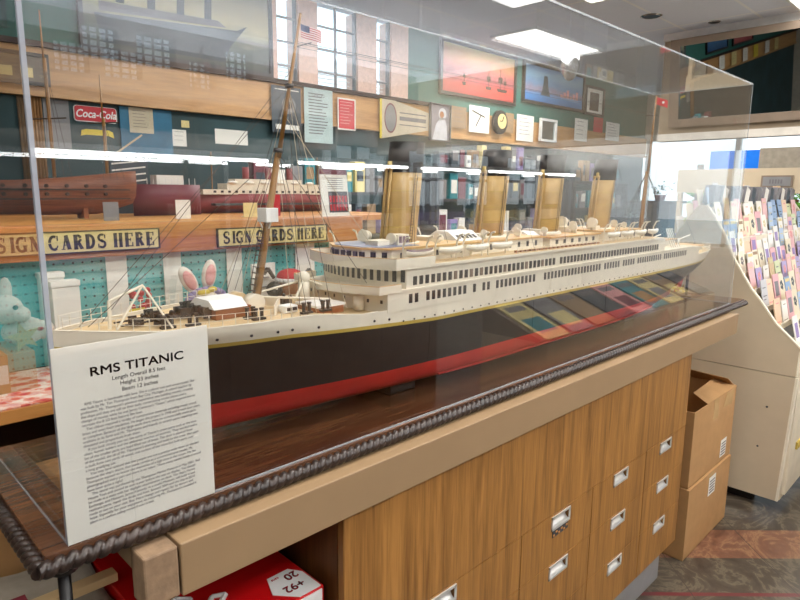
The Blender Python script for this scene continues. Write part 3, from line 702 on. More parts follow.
# funnels
FUN = [(.993, 1.018), (1.332, 1.36), (1.612, 1.638), (1.935, 1.972)]
def ell(b, cx, z, a, c, n=28): return [b.verts.new((cx+a*math.cos(2*PI*i/n), YC+c*math.sin(2*PI*i/n), z)) for i in range(n)]
def loft(b, rs, cap=True):
    for A, Bv in zip(rs, rs[1:]):
        for i in range(len(A)): f = b.faces.new((A[i], A[(i+1) % len(A)], Bv[(i+1) % len(A)], Bv[i])); f.smooth = True
    if cap: b.faces.new(rs[0][::-1]); b.faces.new(rs[-1])
for i, (xa, xb) in enumerate(FUN):
    zb, zm, zt = 1.352, 1.521, 1.588
    fx = lambda z: xa+(xb-xa)*(z-1.37)/(1.588-1.37)
    A_, C_ = .045, .034
    F = obj('funnel', lambda b: loft(b, [ell(b, fx(z), z, A_, C_) for z in (zb, 1.40, 1.46, zm)]), M['buff'], ship)
    obj('funnel_cap', lambda b: (loft(b, [ell(b, fx(zm), zm, A_+.0005, C_+.0005), ell(b, fx(zt), zt, A_+.0005, C_+.0005), ell(b, fx(zt), zt, A_-.004, C_-.004), ell(b, fx(zt), zt-.02, A_-.004, C_-.004)])), M['black'], F)
    obj('steam_pipe', lambda b: [(tube(b, (fx(zb)-A_-.005, YC+y, zb), (fx(zm)-A_-.005, YC+y, zm+.004), .0032, 8), tube(b, (fx(zm)-A_-.005, YC+y, zm+.004), (fx(zm)-A_-.005, YC+y, zm+.014), .0045, 8)) for y in (-.006, .008)], M['buff'], F)
    obj('seam_band', lambda b: [loft(b, [ell(b, fx(z), z, A_+.0007, C_+.0007), ell(b, fx(z+.0015), z+.0015, A_+.0007, C_+.0007)]) for z in (1.40, 1.44, 1.48)], M['gold'], F)
    def lad(b):
        y = YC-C_-.003; 
        for dx in (-.004, .004): tube(b, (fx(zb)+dx, y, zb), (fx(zm)+dx, y, zm), .0006, 4)
        for k in range(26): z = lerp(zb, zm, k/25); bx(b, fx(z)-.004, fx(z)+.004, y-.0005, y+.0005, z, z+.0008)
    obj('ladder', lad, M['line'], F)
    obj('whistle', lambda b: (tube(b, (fx(1.545)-A_-.006, YC, 1.53), (fx(1.55)-A_-.006, YC, 1.545), .005, 8),), M['gold'], F)
    # base collar
    obj('funnel_collar', lambda b: loft(b, [ell(b, xa, 1.354, A_+.012, C_+.012), ell(b, xa, 1.366, A_+.007, C_+.007)]), M['hull_white'], F)
# ventilators
def cowl(b, x, y, z, h, r):
    tube(b, (x, y, z), (x, y, z+h), r*.7, 10); ball(b, (x, y, z+h), r, 10); tube(b, (x-r*.3, y, z+h), (x-r*1.3, y-r*.2, z+h+.001), r*.9, 12, r2=r*1.15)
VE = [(.93, -.05, .022, .011), (.93, .04, .024, .012), (1.06, -.06, .016, .008), (1.08, -.045, .02, .007), (1.05, .05, .02, .01), (1.25, -.05, .022, .007), (1.26, .03, .024, .01), (1.40, -.05, .016, .008), (1.43, -.02, .02, .008), (1.42, .05, .02, .01),
      (1.53, -.05, .018, .008), (1.54, .045, .022, .009), (1.69, -.055, .02, .007), (1.72, -.03, .02, .009), (1.75, .02, .034, .014), (1.83, -.04, .03, .014), (1.85, .04, .02, .01), (2.03, -.05, .018, .008), (2.06, 0, .02, .01)]
for x, y, h, r in VE:
    obj('ventilator', lambda b: cowl(b, x, YC+y, 1.356, h, r), M['hull_white'], ship)
for x, y, sx, sy, sz in ((.905, -.03, .05, .04, .014), (1.09, .0, .04, .07, .012), (1.245, -.035, .025, .02, .014), (1.41, .02, .03, .05, .012), (1.55, .0, .03, .06, .012), (1.73, .0, .05, .03, .014), (1.87, -.02, .03, .03, .012), (2.03, .02, .03, .03, .01)):
    obj('deck_locker', lambda b: bx(b, x-sx/2, x+sx/2, YC+y-sy/2, YC+y+sy/2, 1.3585, 1.362+sz, bev=.001), M['hull_white'], ship)
obj('wheel_house_cab', lambda b: bx(b, .925, .96, .935, .965, 1.364, 1.388, bev=.001), M['hull_white'], ship)
for k in range(3): obj('window', lambda b: bx(b, .929+k*.0105, .9365+k*.0105, .9340, .936, 1.370, 1.384), M['boat_tarp'], ship)
# lifeboats and davits
def boat(b, L=.084, Wd=.011, H=.013):
    n = 14; rs = []
    for i in range(n+1):
        u = i/n*2-1; w_ = Wd*max(.02, (1-abs(u)**2.6)); hh = H*(.75+.25*abs(u)**2)
        rs.append([b.verts.new((u*L/2, w_*math.sin(a)*1.0, (H-hh) - 0 + hh*(1-math.cos(a)) if False else (H*.25*u*u + H - (H)*math.cos(a)*(1-.3*u*u)))) for a in [(-PI/2)+PI*k/8 for k in range(9)]])
    for A, Bv in zip(rs, rs[1:]):
        for k in range(8): f = b.faces.new((A[k], A[k+1], Bv[k+1], Bv[k])); f.smooth = True
        b.faces.new((A[0], Bv[0], Bv[8], A[8]))
def cover(b, L=.080, Wd=.010, H=.013):
    n = 12; pr = None
    for i in range(n+1):
        u = i/n*2-1; w_ = Wd*(1-abs(u)**2.6)+.0004; z = H*(1+.2*u*u)
        cur = [b.verts.new((u*L/2, -w_, z+.0004)), b.verts.new((u*L/2, 0, z+.004)), b.verts.new((u*L/2, w_, z+.0004))]
        if pr:
            for k in range(2): b.faces.new((pr[k], pr[k+1], cur[k+1], cur[k]))
        pr = cur
BX = [.93, 1.03, 1.125, 1.22, 1.80, 1.895, 1.99, 2.085]
for s in (-1, 1):
    for i, x in enumerate(BX):
        y = YC+s*(half(x, 1.25)-.012); zb = 1.345
        lb = obj('lifeboat', lambda b: boat(b), M['hull_white'], ship, local=True); lb.location = Vector((x, y, zb-.002))-WT[ship.name]
        WT[lb.name] = Vector((x, y, zb))
        obj('boat_cover', lambda b: cover(b), M['boat_tarp' if i == 0 else 'paper'], lb, local=True)
        for dx in (-.036, .036):
            obj('davit', lambda b: path(b, [(x+dx, y-s*.016, 1.331), (x+dx, y-s*.014, 1.368), (x+dx, y-s*.006, 1.384), (x+dx, y+s*.004, 1.387)], .0023, 6), M['hull_white'], ship)
obj('boat_deck_railing', lambda b: [ (tube(b, (x, YC+s*(half(x, 1.25)-.001), 1.331), (x, YC+s*(half(x, 1.25)-.001), 1.344), .0006, 4), ) for s in (-1, 1) for x in [1.27+.02*k for k in range(26)]]+[path(b, [(x, YC+s*(half(x, 1.25)-.001), 1.331+q) for x in [1.27+.05*k for k in range(11)]], .0005, 4) for s in (-1, 1) for q in (.007, .013)], M['hull_white'], ship)
obj('deck_bench', lambda b: [bx(b, 1.28+k*.022, 1.292+k*.022, YC-half(1.4, 1.25)+.012, YC-half(1.4, 1.25)+.018, 1.331, 1.336) for k in range(20)], M['brown'], ship)
# foredeck fittings
before = set(ship.children)
def A_crane(b):
    p = lambda x, y, z: (x, y, z)
    z_ = 1.243
    tube(b, (.345, 1.0, z_), (.347, 1.0, z_+.048), .003, 6)
    tube(b, (.347, 1.0, z_+.047), (.402, 1.0, z_+.067), .0026, 6)
    tube(b, (.352, .99, z_), (.400, 1.0, z_+.066), .0018, 6); tube(b, (.402, 1.0, z_+.066), (.425, .948, z_), .0018, 6)
obj('anchor_crane', A_crane, M['hull_white'], ship)
def winch(b, x, y, s=1):
    s *= .72; z = 1.246
    tube(b, (x, y-.016*s, z+.014*s), (x, y+.016*s, z+.014*s), .008*s, 12); bx(b, x-.012*s, x+.012*s, y-.02*s, y-.016*s, z, z+.024*s); bx(b, x-.012*s, x+.012*s, y+.016*s, y+.02*s, z, z+.024*s)
    tube(b, (x-.02*s, y, z+.002), (x+.022*s, y, z+.002), .003*s, 6); tube(b, (x+.018*s, y-.01*s, z), (x+.018*s, y-.01*s, z+.026*s), .004*s, 8); ball(b, (x+.018*s, y-.01*s, z+.027*s), .006*s, 8)
for x, y, s in ((.385, 1.0, .8), (.42, .975, 1), (.425, 1.03, .9), (.47, 1.01, 1), (.50, .985, 1.1), (.505, 1.04, 1.1), (.53, 1.02, .8), (.70, 1.04, 1), (.71, 1.075, .9), (.735, .98, .8)):
    obj('winch', lambda b: winch(b, x, y, s), M['iron'], ship)
obj('anchor_chain', lambda b: [ball(b, (.36+k*.006, .985+.0006*k+s*.03, 1.251), .003, 6, 1.4, .8, .6) for k in range(22) for s in (0, 1)], M['iron'], ship)
def boll(b, x, y):
    for dx in (-.006, .006): tube(b, (x+dx, y, 1.244), (x+dx, y, 1.262), .0035, 8); tube(b, (x+dx, y, 1.26), (x+dx, y, 1.263), .0045, 8)
    bx(b, x-.012, x+.012, y-.005, y+.005, 1.242, 1.246)
for x, y in ((.42, .955), (.46, .948), (.56, .935), (.565, .915), (.66, .905), (.62, 1.09), (.50, 1.06), (.70, .90), (2.5, .93), (2.7, .95), (2.8, .97), (2.6, .92)):
    obj('bollard', lambda b: boll(b, x, y), M['iron'], ship)
h_ = obj('hatch', lambda b: bx(b, .505, .575, .955, 1.035, 1.243, 1.262), M['brown'], ship)
obj('hatch_cover', lambda b: extr(b, [(.500, .95, 1.262), (.500, 1.04, 1.262), (.500, 1.02, 1.276), (.500, .97, 1.276)], (.065, 0, 0)), M['white'], h_)
h_ = obj('hatch', lambda b: bx(b, .70, .765, .925, .99, 1.243, 1.258), M['brown'], ship)
obj('hatch_cover', lambda b: bx(b, .697, .768, .922, .993, 1.258, 1.262), M['white'], h_)
sk2 = obj('small_skylight', lambda b: bx(b, .628, .655, .925, .95, 1.243, 1.256, bev=.001), M['white'], ship)
for k in range(2): obj('skylight_pane', lambda b: bx(b, .631+.012*k, .640+.012*k, .9236, .9252, 1.247, 1.253), M['win'], sk2)
for x, y, r in ((.585, 1.02, .018), (.605, .995, .017), (.60, 1.05, .016)):
    obj('deck_tub', lambda b: (tube(b, (x, y-.012, 1.247+r*.6), (x, y+.012, 1.247+r*.6), r, 18),), M['hull_white'] if x > .59 else M['deck'], ship)
obj('breakwater', lambda b: (extr(b, [(.60, .92, 1.243), (.66, .995, 1.243), (.66, .995, 1.262), (.60, .92, 1.262)], (.003, 0, 0)), extr(b, [(.66, .995, 1.243), (.60, 1.08, 1.243), (.60, 1.08, 1.262), (.66, .995, 1.262)], (.003, 0, 0))), M['hull_white'], ship)
obj('cargo_boom', lambda b: (tube(b, (.61, .99, 1.268), (.74, .935, 1.256), .0022, 8), tube(b, (.61, 1.01, 1.27), (.78, 1.06, 1.28), .0022, 8)), M['hull_white'], ship)
obj('deck_crane', lambda b: (tube(b, (.745, 1.03, 1.243), (.745, 1.03, 1.30), .012, 10), ball(b, (.745, 1.03, 1.302), .014, 10), tube(b, (.745, 1.03, 1.30), (.68, .97, 1.27), .0024, 8), tube(b, (.745, 1.03, 1.30), (.80, .93, 1.268), .0024, 8), tube(b, (.80, .92, 1.243), (.80, .92, 1.272), .011, 10)), M['hull_white'], ship)
for x, y in ((2.47, 1.0), (2.52, .95), (2.80, 1.0)):
    obj('winch', lambda b: winch(b, x, y, .9), M['iron'], ship)
obj('hatch', lambda b: bx(b, 2.46, 2.50, .94, .99, 1.243, 1.256), M['brown'], ship)
obj('deck_crane', lambda b: [(tube(b, (x, y, 1.243), (x, y, 1.30), .004, 8), tube(b, (x, y, 1.295), (x+.06, y-.02, 1.312), .0028, 6)) for x, y in ((2.50, 1.06), (2.57, .97))], M['hull_white'], ship)
for o in ship.children:
    if o in before: continue
    vs = [v.co.x for v in o.data.vertices]
    if sum(vs)/len(vs)+L0 < .70: o.location.z += .0145
# masts
mastx = lambda z: .606+(.725-.606)*(z-1.245)/(1.803-1.245)
mt = obj('fore_mast', lambda b: (tube(b, (mastx(1.243), YC, 1.243), (mastx(1.555), YC, 1.555), .0085, 12, r2=.006), tube(b, (mastx(1.54), YC-.004, 1.54), (mastx(1.805), YC-.004, 1.805), .0045, 10, r2=.0025)), M['mast'], ship)
obj('crows_nest', lambda b: (bx(b, mastx(1.435)-.018, mastx(1.435)+.008, YC-.02, YC+.012, 1.421, 1.447, bev=.001), tube(b, (mastx(1.42), YC-.012, 1.421), (mastx(1.40), YC, 1.397), .0015, 5), tube(b, (mastx(1.42)-.012, YC+.008, 1.421), (mastx(1.40), YC, 1.397), .0015, 5)), M['white'], mt)
obj('mast_band', lambda b: (tube(b, (mastx(1.552)-.001, YC, 1.549), (mastx(1.556)-.001, YC, 1.557), .009, 12), tube(b, (mastx(1.67), YC-.004, 1.668), (mastx(1.673), YC-.004, 1.675), .008, 12)), M['iron'], mt)
obj('mast_ladder', lambda b: [bx(b, mastx(1.26+.011*k)-.0135, mastx(1.26+.011*k)-.008, YC-.008, YC+.008, 1.26+.011*k, 1.2610+.011*k) for k in range(14)]+[tube(b, (mastx(1.25)-.011, YC+s*.008, 1.25), (mastx(1.41)-.011, YC+s*.008, 1.41), .0006, 4) for s in (-1, 1)], M['line'], mt)
def flagf(b, x, y, z, w_, h_):
    n = 8; pr = None
    for i in range(n+1):
        u = i/n; X_ = x+w_*u*.75; Y_ = y-w_*u*.55+.002*math.sin(u*7); Z_ = z-.25*w_*u
        cur = [b.verts.new((X_, Y_, Z_)), b.verts.new((X_, Y_, Z_-h_)), b.verts.new((X_+.0006, Y_+.0006, Z_)), b.verts.new((X_+.0006, Y_+.0006, Z_-h_))]
        if pr: b.faces.new((pr[0], cur[0], cur[1], pr[1])); b.faces.new((pr[2], pr[3], cur[3], cur[2]))
        pr = cur
def stripes_mat():
    m, nt, b = base('striped flag'); L = nt.links.new; N = nt.nodes.new
    tc = N('ShaderNodeTexCoord'); s = N('ShaderNodeSeparateXYZ'); L(tc.outputs['Generated'], s.inputs[0])
    # stripes follow the slope of the flying flag
    a = N('ShaderNodeMath'); a.operation = 'MULTIPLY_ADD'; L(s.outputs['X'], a.inputs[0]); a.inputs[1].default_value = .33; L(s.outputs['Z'], a.inputs[2])
    q = N('ShaderNodeMath'); q.operation = 'MULTIPLY'; L(a.outputs[0], q.inputs[0]); q.inputs[1].default_value = 9.0
    r = N('ShaderNodeMath'); r.operation = 'MODULO'; L(q.outputs[0], r.inputs[0]); r.inputs[1].default_value = 1
    g = N('ShaderNodeMath'); g.operation = 'GREATER_THAN'; L(r.outputs[0], g.inputs[0]); g.inputs[1].default_value = .5
    mx = N('ShaderNodeMix'); mx.data_type = 'RGBA'; L(g.outputs[0], mx.inputs[0]); mx.inputs[6].default_value = srgb((178, 40, 50))+(1,); mx.inputs[7].default_value = srgb((226, 214, 206))+(1,)
    k1 = N('ShaderNodeMath'); k1.operation = 'LESS_THAN'; L(s.outputs['X'], k1.inputs[0]); k1.inputs[1].default_value = .42
    k2 = N('ShaderNodeMath'); k2.operation = 'GREATER_THAN'; L(a.outputs[0], k2.inputs[0]); k2.inputs[1].default_value = .66
    k = N('ShaderNodeMath'); k.operation = 'MULTIPLY'; L(k1.outputs[0], k.inputs[0]); L(k2.outputs[0], k.inputs[1])
    m3 = N('ShaderNodeMix'); m3.data_type = 'RGBA'; L(k.outputs[0], m3.inputs[0]); L(mx.outputs[2], m3.inputs[6]); m3.inputs[7].default_value = srgb((44, 48, 92))+(1,)
    L(m3.outputs[2], b.inputs['Base Color']); b.inputs['Roughness'].default_value = .8; return m
obj('striped_flag', lambda b: flagf(b, mastx(1.785)+.004, YC-.004, 1.787, .042, .024), stripes_mat(), mt, recalc=False, label='small red and white striped flag with a blue corner')
mx2 = lambda z: 2.268+(2.312-2.268)*(z-1.30)/(1.83-1.30)
m2 = obj('aft_mast', lambda b: (tube(b, (mx2(1.28), YC, 1.2795), (mx2(1.56), YC, 1.56), .009, 12, r2=.0065), tube(b, (mx2(1.55), YC-.004, 1.55), (mx2(1.83), YC-.004, 1.83), .005, 10, r2=.003)), M['mast'], ship)
obj('red_flag', lambda b: flagf(b, mx2(1.825)+.004, YC-.004, 1.828, .05, .026), M['redprint'], m2, recalc=False, label='small red flag')
obj('flag_star', lambda b: tube(b, (mx2(1.8)+.022, YC-.0215, 1.808), (mx2(1.8)+.020, YC-.024, 1.808), .005, 5), M['white'], m2)
# rigging
def rig(p, q, r=.0005, m_='line'): obj('rigging_line', lambda b: tube(b, p, q, r, 4), M[m_], ship)
MT = (mastx(1.67), YC, 1.67); MB_ = (mastx(1.55), YC, 1.55)
rig((.30, YC, 1.27), MT, .0006); rig((.31, YC-.01, 1.27), MB_, .0006); rig((.335, YC+.006, 1.27), (mastx(1.70), YC, 1.70), .0006)
for k in range(6):
    for s in (-1, 1): rig((.60+.018*k, YC+s*(half(.6+.018*k, 1.25)-.003), 1.25), MT if k % 2 else MB_, .0005, 'line' if k % 3 else 'line_pale')
rig((.76, YC-.09, 1.252), MT, .0006, 'line_pale'); rig((.86, YC-.05, 1.37), (mastx(1.62), YC, 1.62), .0006, 'line_pale'); rig((.80, YC-.105, 1.30), MB_, .0006); rig((.86, YC+.07, 1.37), MT, .0005)
for dy in (-.018, -.006, .006, .018):
    rig((mastx(1.76), YC+dy, 1.755-.3*abs(dy)), (mx2(1.77), YC+dy, 1.765-.3*abs(dy)), .00045)
obj('aerial_spreader', lambda b: (tube(b, (mastx(1.76)+.02, YC-.022, 1.752), (mastx(1.76)+.02, YC+.022, 1.752), .001, 5), tube(b, (mx2(1.77)-.02, YC-.022, 1.76), (mx2(1.77)-.02, YC+.022, 1.76), .001, 5)), M['line'], ship)
for k in range(5):
    for s in (-1, 1): rig((2.27+.02*k, YC+s*.12, 1.285), (mx2(1.56), YC, 1.56), .0005)
rig((2.85, YC, 1.26), (mx2(1.7), YC, 1.70)); rig((2.0, YC-.09, 1.36), (mx2(1.7), YC, 1.70)); 
for (xa, xb) in FUN:
    for dx in (-.05, .07):
        for s in (-1, 1): rig((xa+dx, YC+s*.10, 1.332), (xb-.006+dx*.3, YC+s*.036, 1.56), .0004)
# supports
for i, x in enumerate((.95, 2.1)):
    o = obj('keel_block', lambda b: bx(b, x-.04, x+.04, YC-.06, YC+.06, Z0+.0005, KZ-.0005, bev=.002), M['black'])
    tag(o, ('dark' if 1 else '')+' keel block under the '+('forward' if i == 0 else 'after')+' part of the model ship', 'support block', 'keel blocks under the model ship')
t = thing('stern_prop', 'thin dark upright prop holding up the stern of the model ship', 'prop', (2.86, YC, Z0))
obj('rod', lambda b: tube(b, (2.79, YC, Z0+.006), (2.79, YC, 1.155), .006, 12), M['iron'], t); obj('base', lambda b: tube(b, (2.79, YC, Z0+.0005), (2.79, YC, Z0+.006), .02, 18), M['iron'], t)
obj('propeller', lambda b: [(tube(b, (2.63, YC+s*.03, 1.085), (2.66, YC+s*.03, 1.085), .005, 10))for s in (-1, 0, 1)]+[extr(b, [(2.65, YC+s*.03+.003*math.cos(a), 1.085+.003*math.sin(a)), (2.652, YC+s*.03+.018*math.cos(a-.3), 1.085+.018*math.sin(a-.3)), (2.648, YC+s*.03+.02*math.cos(a+.2), 1.085+.02*math.sin(a+.2))], (.002, 0, 0)) for s in (-1, 0, 1) for a in (0, 2.09, 4.19)], M['gold'], ship)
obj('rudder', lambda b: extr(b, [(2.655, YC-.003, 1.066), (2.70, YC-.003, 1.066), (2.735, YC-.003, 1.11), (2.72, YC-.003, 1.14), (2.66, YC-.003, 1.115)], (0, .006, 0)), M['hull_red'], ship)

# ------------------------------------------------------------------ shelving right behind the case
t = thing('sign_shelf', 'orange stained wooden shelf with a deep front beam behind the case', 'shelf', (-.4, 1.6, 0))
box('front_beam', M['beam'], (-.4, 1.412, 1.60, 1.66, 1.312, 1.394), t, bev=.003)
box('shelf_board', M['orange_wood'], (-.4, 1.70, 1.66, 2.35, 1.376, 1.394), t)
box('back_board', M['wall_dark'], (-.4, 1.70, 2.33, 2.348, 0, 1.375), t)
for x in (-.39, 1.40): box('end_board', M['orange_wood'], (x, x+.02, 1.66, 2.33, 0, 1.375), t)
t = thing('pegboard', 'teal perforated pegboard behind the model ship below the orange beam', 'pegboard', (-.4, 1.645, 1.045))
box('panel', M['peg'], (-.4, 1.398, 1.640, 1.648, 1.051, 1.311), t)
t = thing('low_shelf', 'orange pine shelf with dark recess below the pegboard', 'shelf', (-.4, 1.35, 0))
box('shelf_board', M['orange_wood'], (-.4, 1.398, 1.35, 1.636, 1.022, 1.05), t, bev=.002)
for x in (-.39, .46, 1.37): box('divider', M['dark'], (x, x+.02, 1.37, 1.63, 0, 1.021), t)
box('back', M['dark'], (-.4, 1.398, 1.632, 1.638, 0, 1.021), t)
o = box('floral_cloth', M['flower'], (-.38, .40, 1.352, 1.62, 1.0505, 1.0535)); tag(o, 'red and orange flower patterned cloth on the low shelf left of the ship', 'cloth')
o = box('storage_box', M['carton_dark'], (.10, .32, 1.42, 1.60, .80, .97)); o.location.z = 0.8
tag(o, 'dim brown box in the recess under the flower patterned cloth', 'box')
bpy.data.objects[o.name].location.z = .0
tag(box('shop_carton', M['carton'], (-.35, .33, 1.26, 1.345, 0, .93)), 'tall brown carton on the floor behind the rope edged corner', 'carton')

# stencil letters from strokes (thick uprights, thin cross strokes, slab serifs)
def stroke(b, pts, w_, y, t_=.0015):
    P = [Vector((p[0], 0, p[1])) for p in pts]
    for a, c in zip(P, P[1:]):
        d_ = (c-a); l = d_.length
        if l < 1e-6: continue
        n_ = Vector((-d_.z, 0, d_.x))/l*w_/2; e_ = d_/l*w_*.12
        extr(b, [a-e_-n_+Vector((0, y, 0)), c+e_-n_+Vector((0, y, 0)), c+e_+n_+Vector((0, y, 0)), a-e_+n_+Vector((0, y, 0))], (0, -t_, 0))
def arc(cx, cz, rx, rz, a0, a1, n=10): return [(cx+rx*math.cos(math.radians(lerp(a0, a1, i/n))), cz+rz*math.sin(math.radians(lerp(a0, a1, i/n)))) for i in range(n+1)]
GL = {   # (points, weight) in a 0..1 wide, 0..1 high cell
 'I': [([(.5, 0), (.5, 1)], .3), ([(.2, .04), (.8, .04)], .08), ([(.2, .96), (.8, .96)], .08)],
 'H': [([(.2, 0), (.2, 1)], .26), ([(.8, 0), (.8, 1)], .26), ([(.3, .5), (.44, .5)], .1), ([(.56, .5), (.7, .5)], .1)]+[([(x, z), (x+.4, z)], .08) for x in (0, .6) for z in (.04, .96)],
 'E': [([(.25, 0), (.25, 1)], .28), ([(.05, .04), (.9, .04)], .08), ([(.05, .96), (.9, .96)], .08), ([(.45, .5), (.65, .5)], .1), ([(.66, .38), (.66, .62)], .07), ([(.9, 0), (.9, .28)], .1), ([(.88, .74), (.88, 1)], .1)],
 'N': [([(.18, 0), (.18, 1)], .1), ([(.82, 0), (.82, 1)], .1), ([(.2, .97), (.8, .03)], .26), ([(0, .04), (.36, .04)], .08), ([(0, .96), (.3, .96)], .08), ([(.64, .96), (1, .96)], .08)],
 'A': [([(.18, .05), (.46, .95)], .1), ([(.5, .98), (.8, .05)], .28), ([(.3, .33), (.6, .33)], .08), ([(0, .04), (.36, .04)], .08), ([(.58, .04), (1, .04)], .08)],
 'R': [([(.22, 0), (.22, 1)], .28), ([(.02, .04), (.44, .04)], .08), ([(.02, .96), (.2, .96)], .08), (arc(.42, .74, .34, .22, 90, 18, 5), .2), (arc(.42, .74, .34, .22, -12, -80, 5), .18), ([(.5, .46), (.82, .05)], .26), ([(.72, .04), (1, .04)], .08)],
 'D': [([(.22, 0), (.22, 1)], .28), ([(.02, .04), (.36, .04)], .08), ([(.02, .96), (.36, .96)], .08), (arc(.4, .5, .46, .44, 84, -84, 14), .22)],
 'C': [(arc(.52, .5, .42, .45, 68, 172, 10), .2), (arc(.52, .5, .42, .45, 188, 300, 10), .2), ([(.88, .66), (.88, .98)], .1), (arc(.52, .5, .4, .45, 300, 335, 4), .1)],
 'G': [(arc(.5, .5, .42, .45, 65, 172, 10), .2), (arc(.5, .5, .42, .45, 188, 292, 10), .2), ([(.86, .68), (.86, .98)], .1), ([(.8, .05), (.8, .42)], .22), ([(.6, .42), (1, .42)], .08)],
 'S': [(arc(.5, .74, .34, .22, 60, 250, 12), .18), ([(.42, .56), (.62, .44)], .22), (arc(.5, .27, .35, .23, 50, -130, 12), .18), ([(.84, .7), (.84, .96)], .1), ([(.14, .04), (.14, .3)], .1)]}
def stencil(parent, s, x0, x1, zc, h, y):
    n = sum(.45 if c == ' ' else (.55 if c == 'I' else 1) for c in s); cw = (x1-x0)/n; x = x0
    for c in s:
        wdt = cw*(.45 if c == ' ' else (.55 if c == 'I' else 1))
        if c != ' ':
            def f(b):
                for pts, wt in GL[c]:
                    sx_ = wdt*.80 if c != 'I' else wdt*1.1
                    stroke(b, [(x+wdt*.08+p[0]*sx_, zc-h/2+p[1]*h) for p in pts], wt*min(sx_, h)*(1.35 if wt > .15 else 1.15), y)
            obj('letter', f, M['ink'], parent)
        x += wdt
for (a, c, zc, lab) in ((.235, .689, 1.353, 'cream stencilled sign on the orange beam, the larger one to the left'), (.862, 1.247, 1.345, 'cream stencilled sign on the orange beam behind the fore mast')):
    t = thing('stencil_sign', lab, 'sign', (a, 1.598, zc), 'cream signs on the orange beam')
    box('board', M['cream'], (a, c, 1.594, 1.5995, zc-.0235, zc+.0235), t)
    obj('frame', lambda b: (bx(b, a-.004, c+.004, 1.592, 1.5995, zc+.0237, zc+.027), bx(b, a-.004, c+.004, 1.592, 1.5995, zc-.027, zc-.0237), bx(b, c+.0002, c+.004, 1.592, 1.5995, zc-.0236, zc+.0236), bx(b, a-.004, a-.0002, 1.592, 1.5995, zc-.0236, zc+.0236)), M['dark'], t)
    stencil(t, 'SIGN CARDS HERE', (.318 if a < .5 else a+.012), c-.008, zc, .034, 1.5938)

# things hanging on / standing before the pegboard
def sheet(name, x0, x1, z0, z1, y, mname, label, cat, lines=0, th=.0015, group=None, ink='ink_soft', border=None):
    t = thing(name, label, cat, (x0, y, z0), group)
    box('sheet', M[mname], (x0, x1, y-th, y, z0, z1), t)
    if border: 
        e_ = min(x1-x0, z1-z0)*.06
        obj('border', lambda b: (bx(b, x0, x1, y-th*2, y-th, z0, z0+e_), bx(b, x0, x1, y-th*2, y-th, z1-e_, z1), bx(b, x0, x0+e_, y-th*2, y-th, z0+e_, z1-e_), bx(b, x1-e_, x1, y-th*2, y-th, z0+e_, z1-e_)), M[border], t)
    if lines:
        rn = random.Random(int(x0*1000))
        W = x1-x0; H = z1-z0
        obj('printed_lines', lambda b: [bx(b, x0+W*.15, x0+W*rn.uniform(.6, .85), y-th*1.6, y-th, z1-H*(.12+.76*k/lines)-H*.012, z1-H*(.12+.76*k/lines)+H*.006) for k in range(lines)], M[ink], t)
    return t
for a, c, z in ((.565, .617, 1.06), (.715, .765, 1.06), (.905, .955, 1.06), (1.15, 1.225, 1.06)):
    sheet('paper_strip', a, c, z, 1.309, 1.632, 'paper', {'.565': 'tall pale paper strip hanging on the teal pegboard beyond the anchor crane', '.715': 'tall pale paper strip on the pegboard just left of the pink eared plush', '.905': 'pale paper strip on the pegboard left of the fore mast', '1.15': 'pale blue grey sheet on the pegboard beside the ship bridge'}[('%g' % a).lstrip('0')], 'paper', 0, group='paper strips on the pegboard')
for i, (a, c, z1, y) in enumerate(((.413, .472, 1.268, 1.545), (.405, .456, 1.283, 1.60))):
    t = thing('gift_box', ('front cream flat box standing before the pegboard by the bow', 'rear cream flat box standing behind another by the pegboard')[i], 'box', (a, y, 1.054), 'cream boxes by the bow')
    box('carton', M['paper'], (a, c, y, y+.03, 1.054, z1-.014), t, bev=.001); box('lid', M['paper'], (a-.002, c+.002, y-.002, y+.032, z1-.0135, z1), t, bev=.001)
# plush toys
def plush(name, x, y, z, label, build): 
    t = thing(name, label, 'plush toy', (x, y, z)); build(t); return t
tag(box('cardboard_box', M['carton'], (.12, .345, 1.455, 1.60, 1.054, 1.136)), 'brown cardboard box on the flower patterned cloth under the white plush', 'box')
box_lab = sheet('box_label', .20, .292, 1.075, 1.115, 1.4545, 'paper', 'small white paper label on the brown cardboard box under the plush', 'label', 3)
def rab(t):
    obj('body', lambda b: (ball(b, (.345, 1.53, 1.168), .034, 16, 1.3, .9, .95), ball(b, (.385, 1.53, 1.165), .022, 14)), M['plush'], t)
    hd = obj('head', lambda b: (ball(b, (.312, 1.515, 1.222), .034, 18, 1, .9, .95), ball(b, (.335, 1.49, 1.212), .018, 14)), M['plush'], t)
    for s in (-1, 1): obj('ear', lambda b: ball(b, (.30+.02*s, 1.535, 1.262), .028, 12, .45, .3, 1), M['plush'], t)
    obj('eye', lambda b: ball(b, (.324, 1.4845, 1.229), .0055, 10), M['black'], hd)
    obj('cheek', lambda b: ball(b, (.372, 1.506, 1.172), .006, 10, 1.3, .5, .8), M['redprint'], t)
plush('plush_lamb', .34, 1.53, 1.137, 'white plush toy with black eye on the cardboard box at the far left', rab)
def star(b):
    cx, cy, cz = .33, 1.476, 1.166; pts = []
    for k in range(10):
        r = .034 if k % 2 == 0 else .014; a = PI/2+k*PI/5+.2; pts.append((cx+r*math.cos(a), cy, cz+r*math.sin(a)))
    extr(b, pts, (0, -.008, 0))
tag(obj('satin_star', star, M['goldfoil']), 'pale gold satin star leaning on the white plush toy', 'ornament')
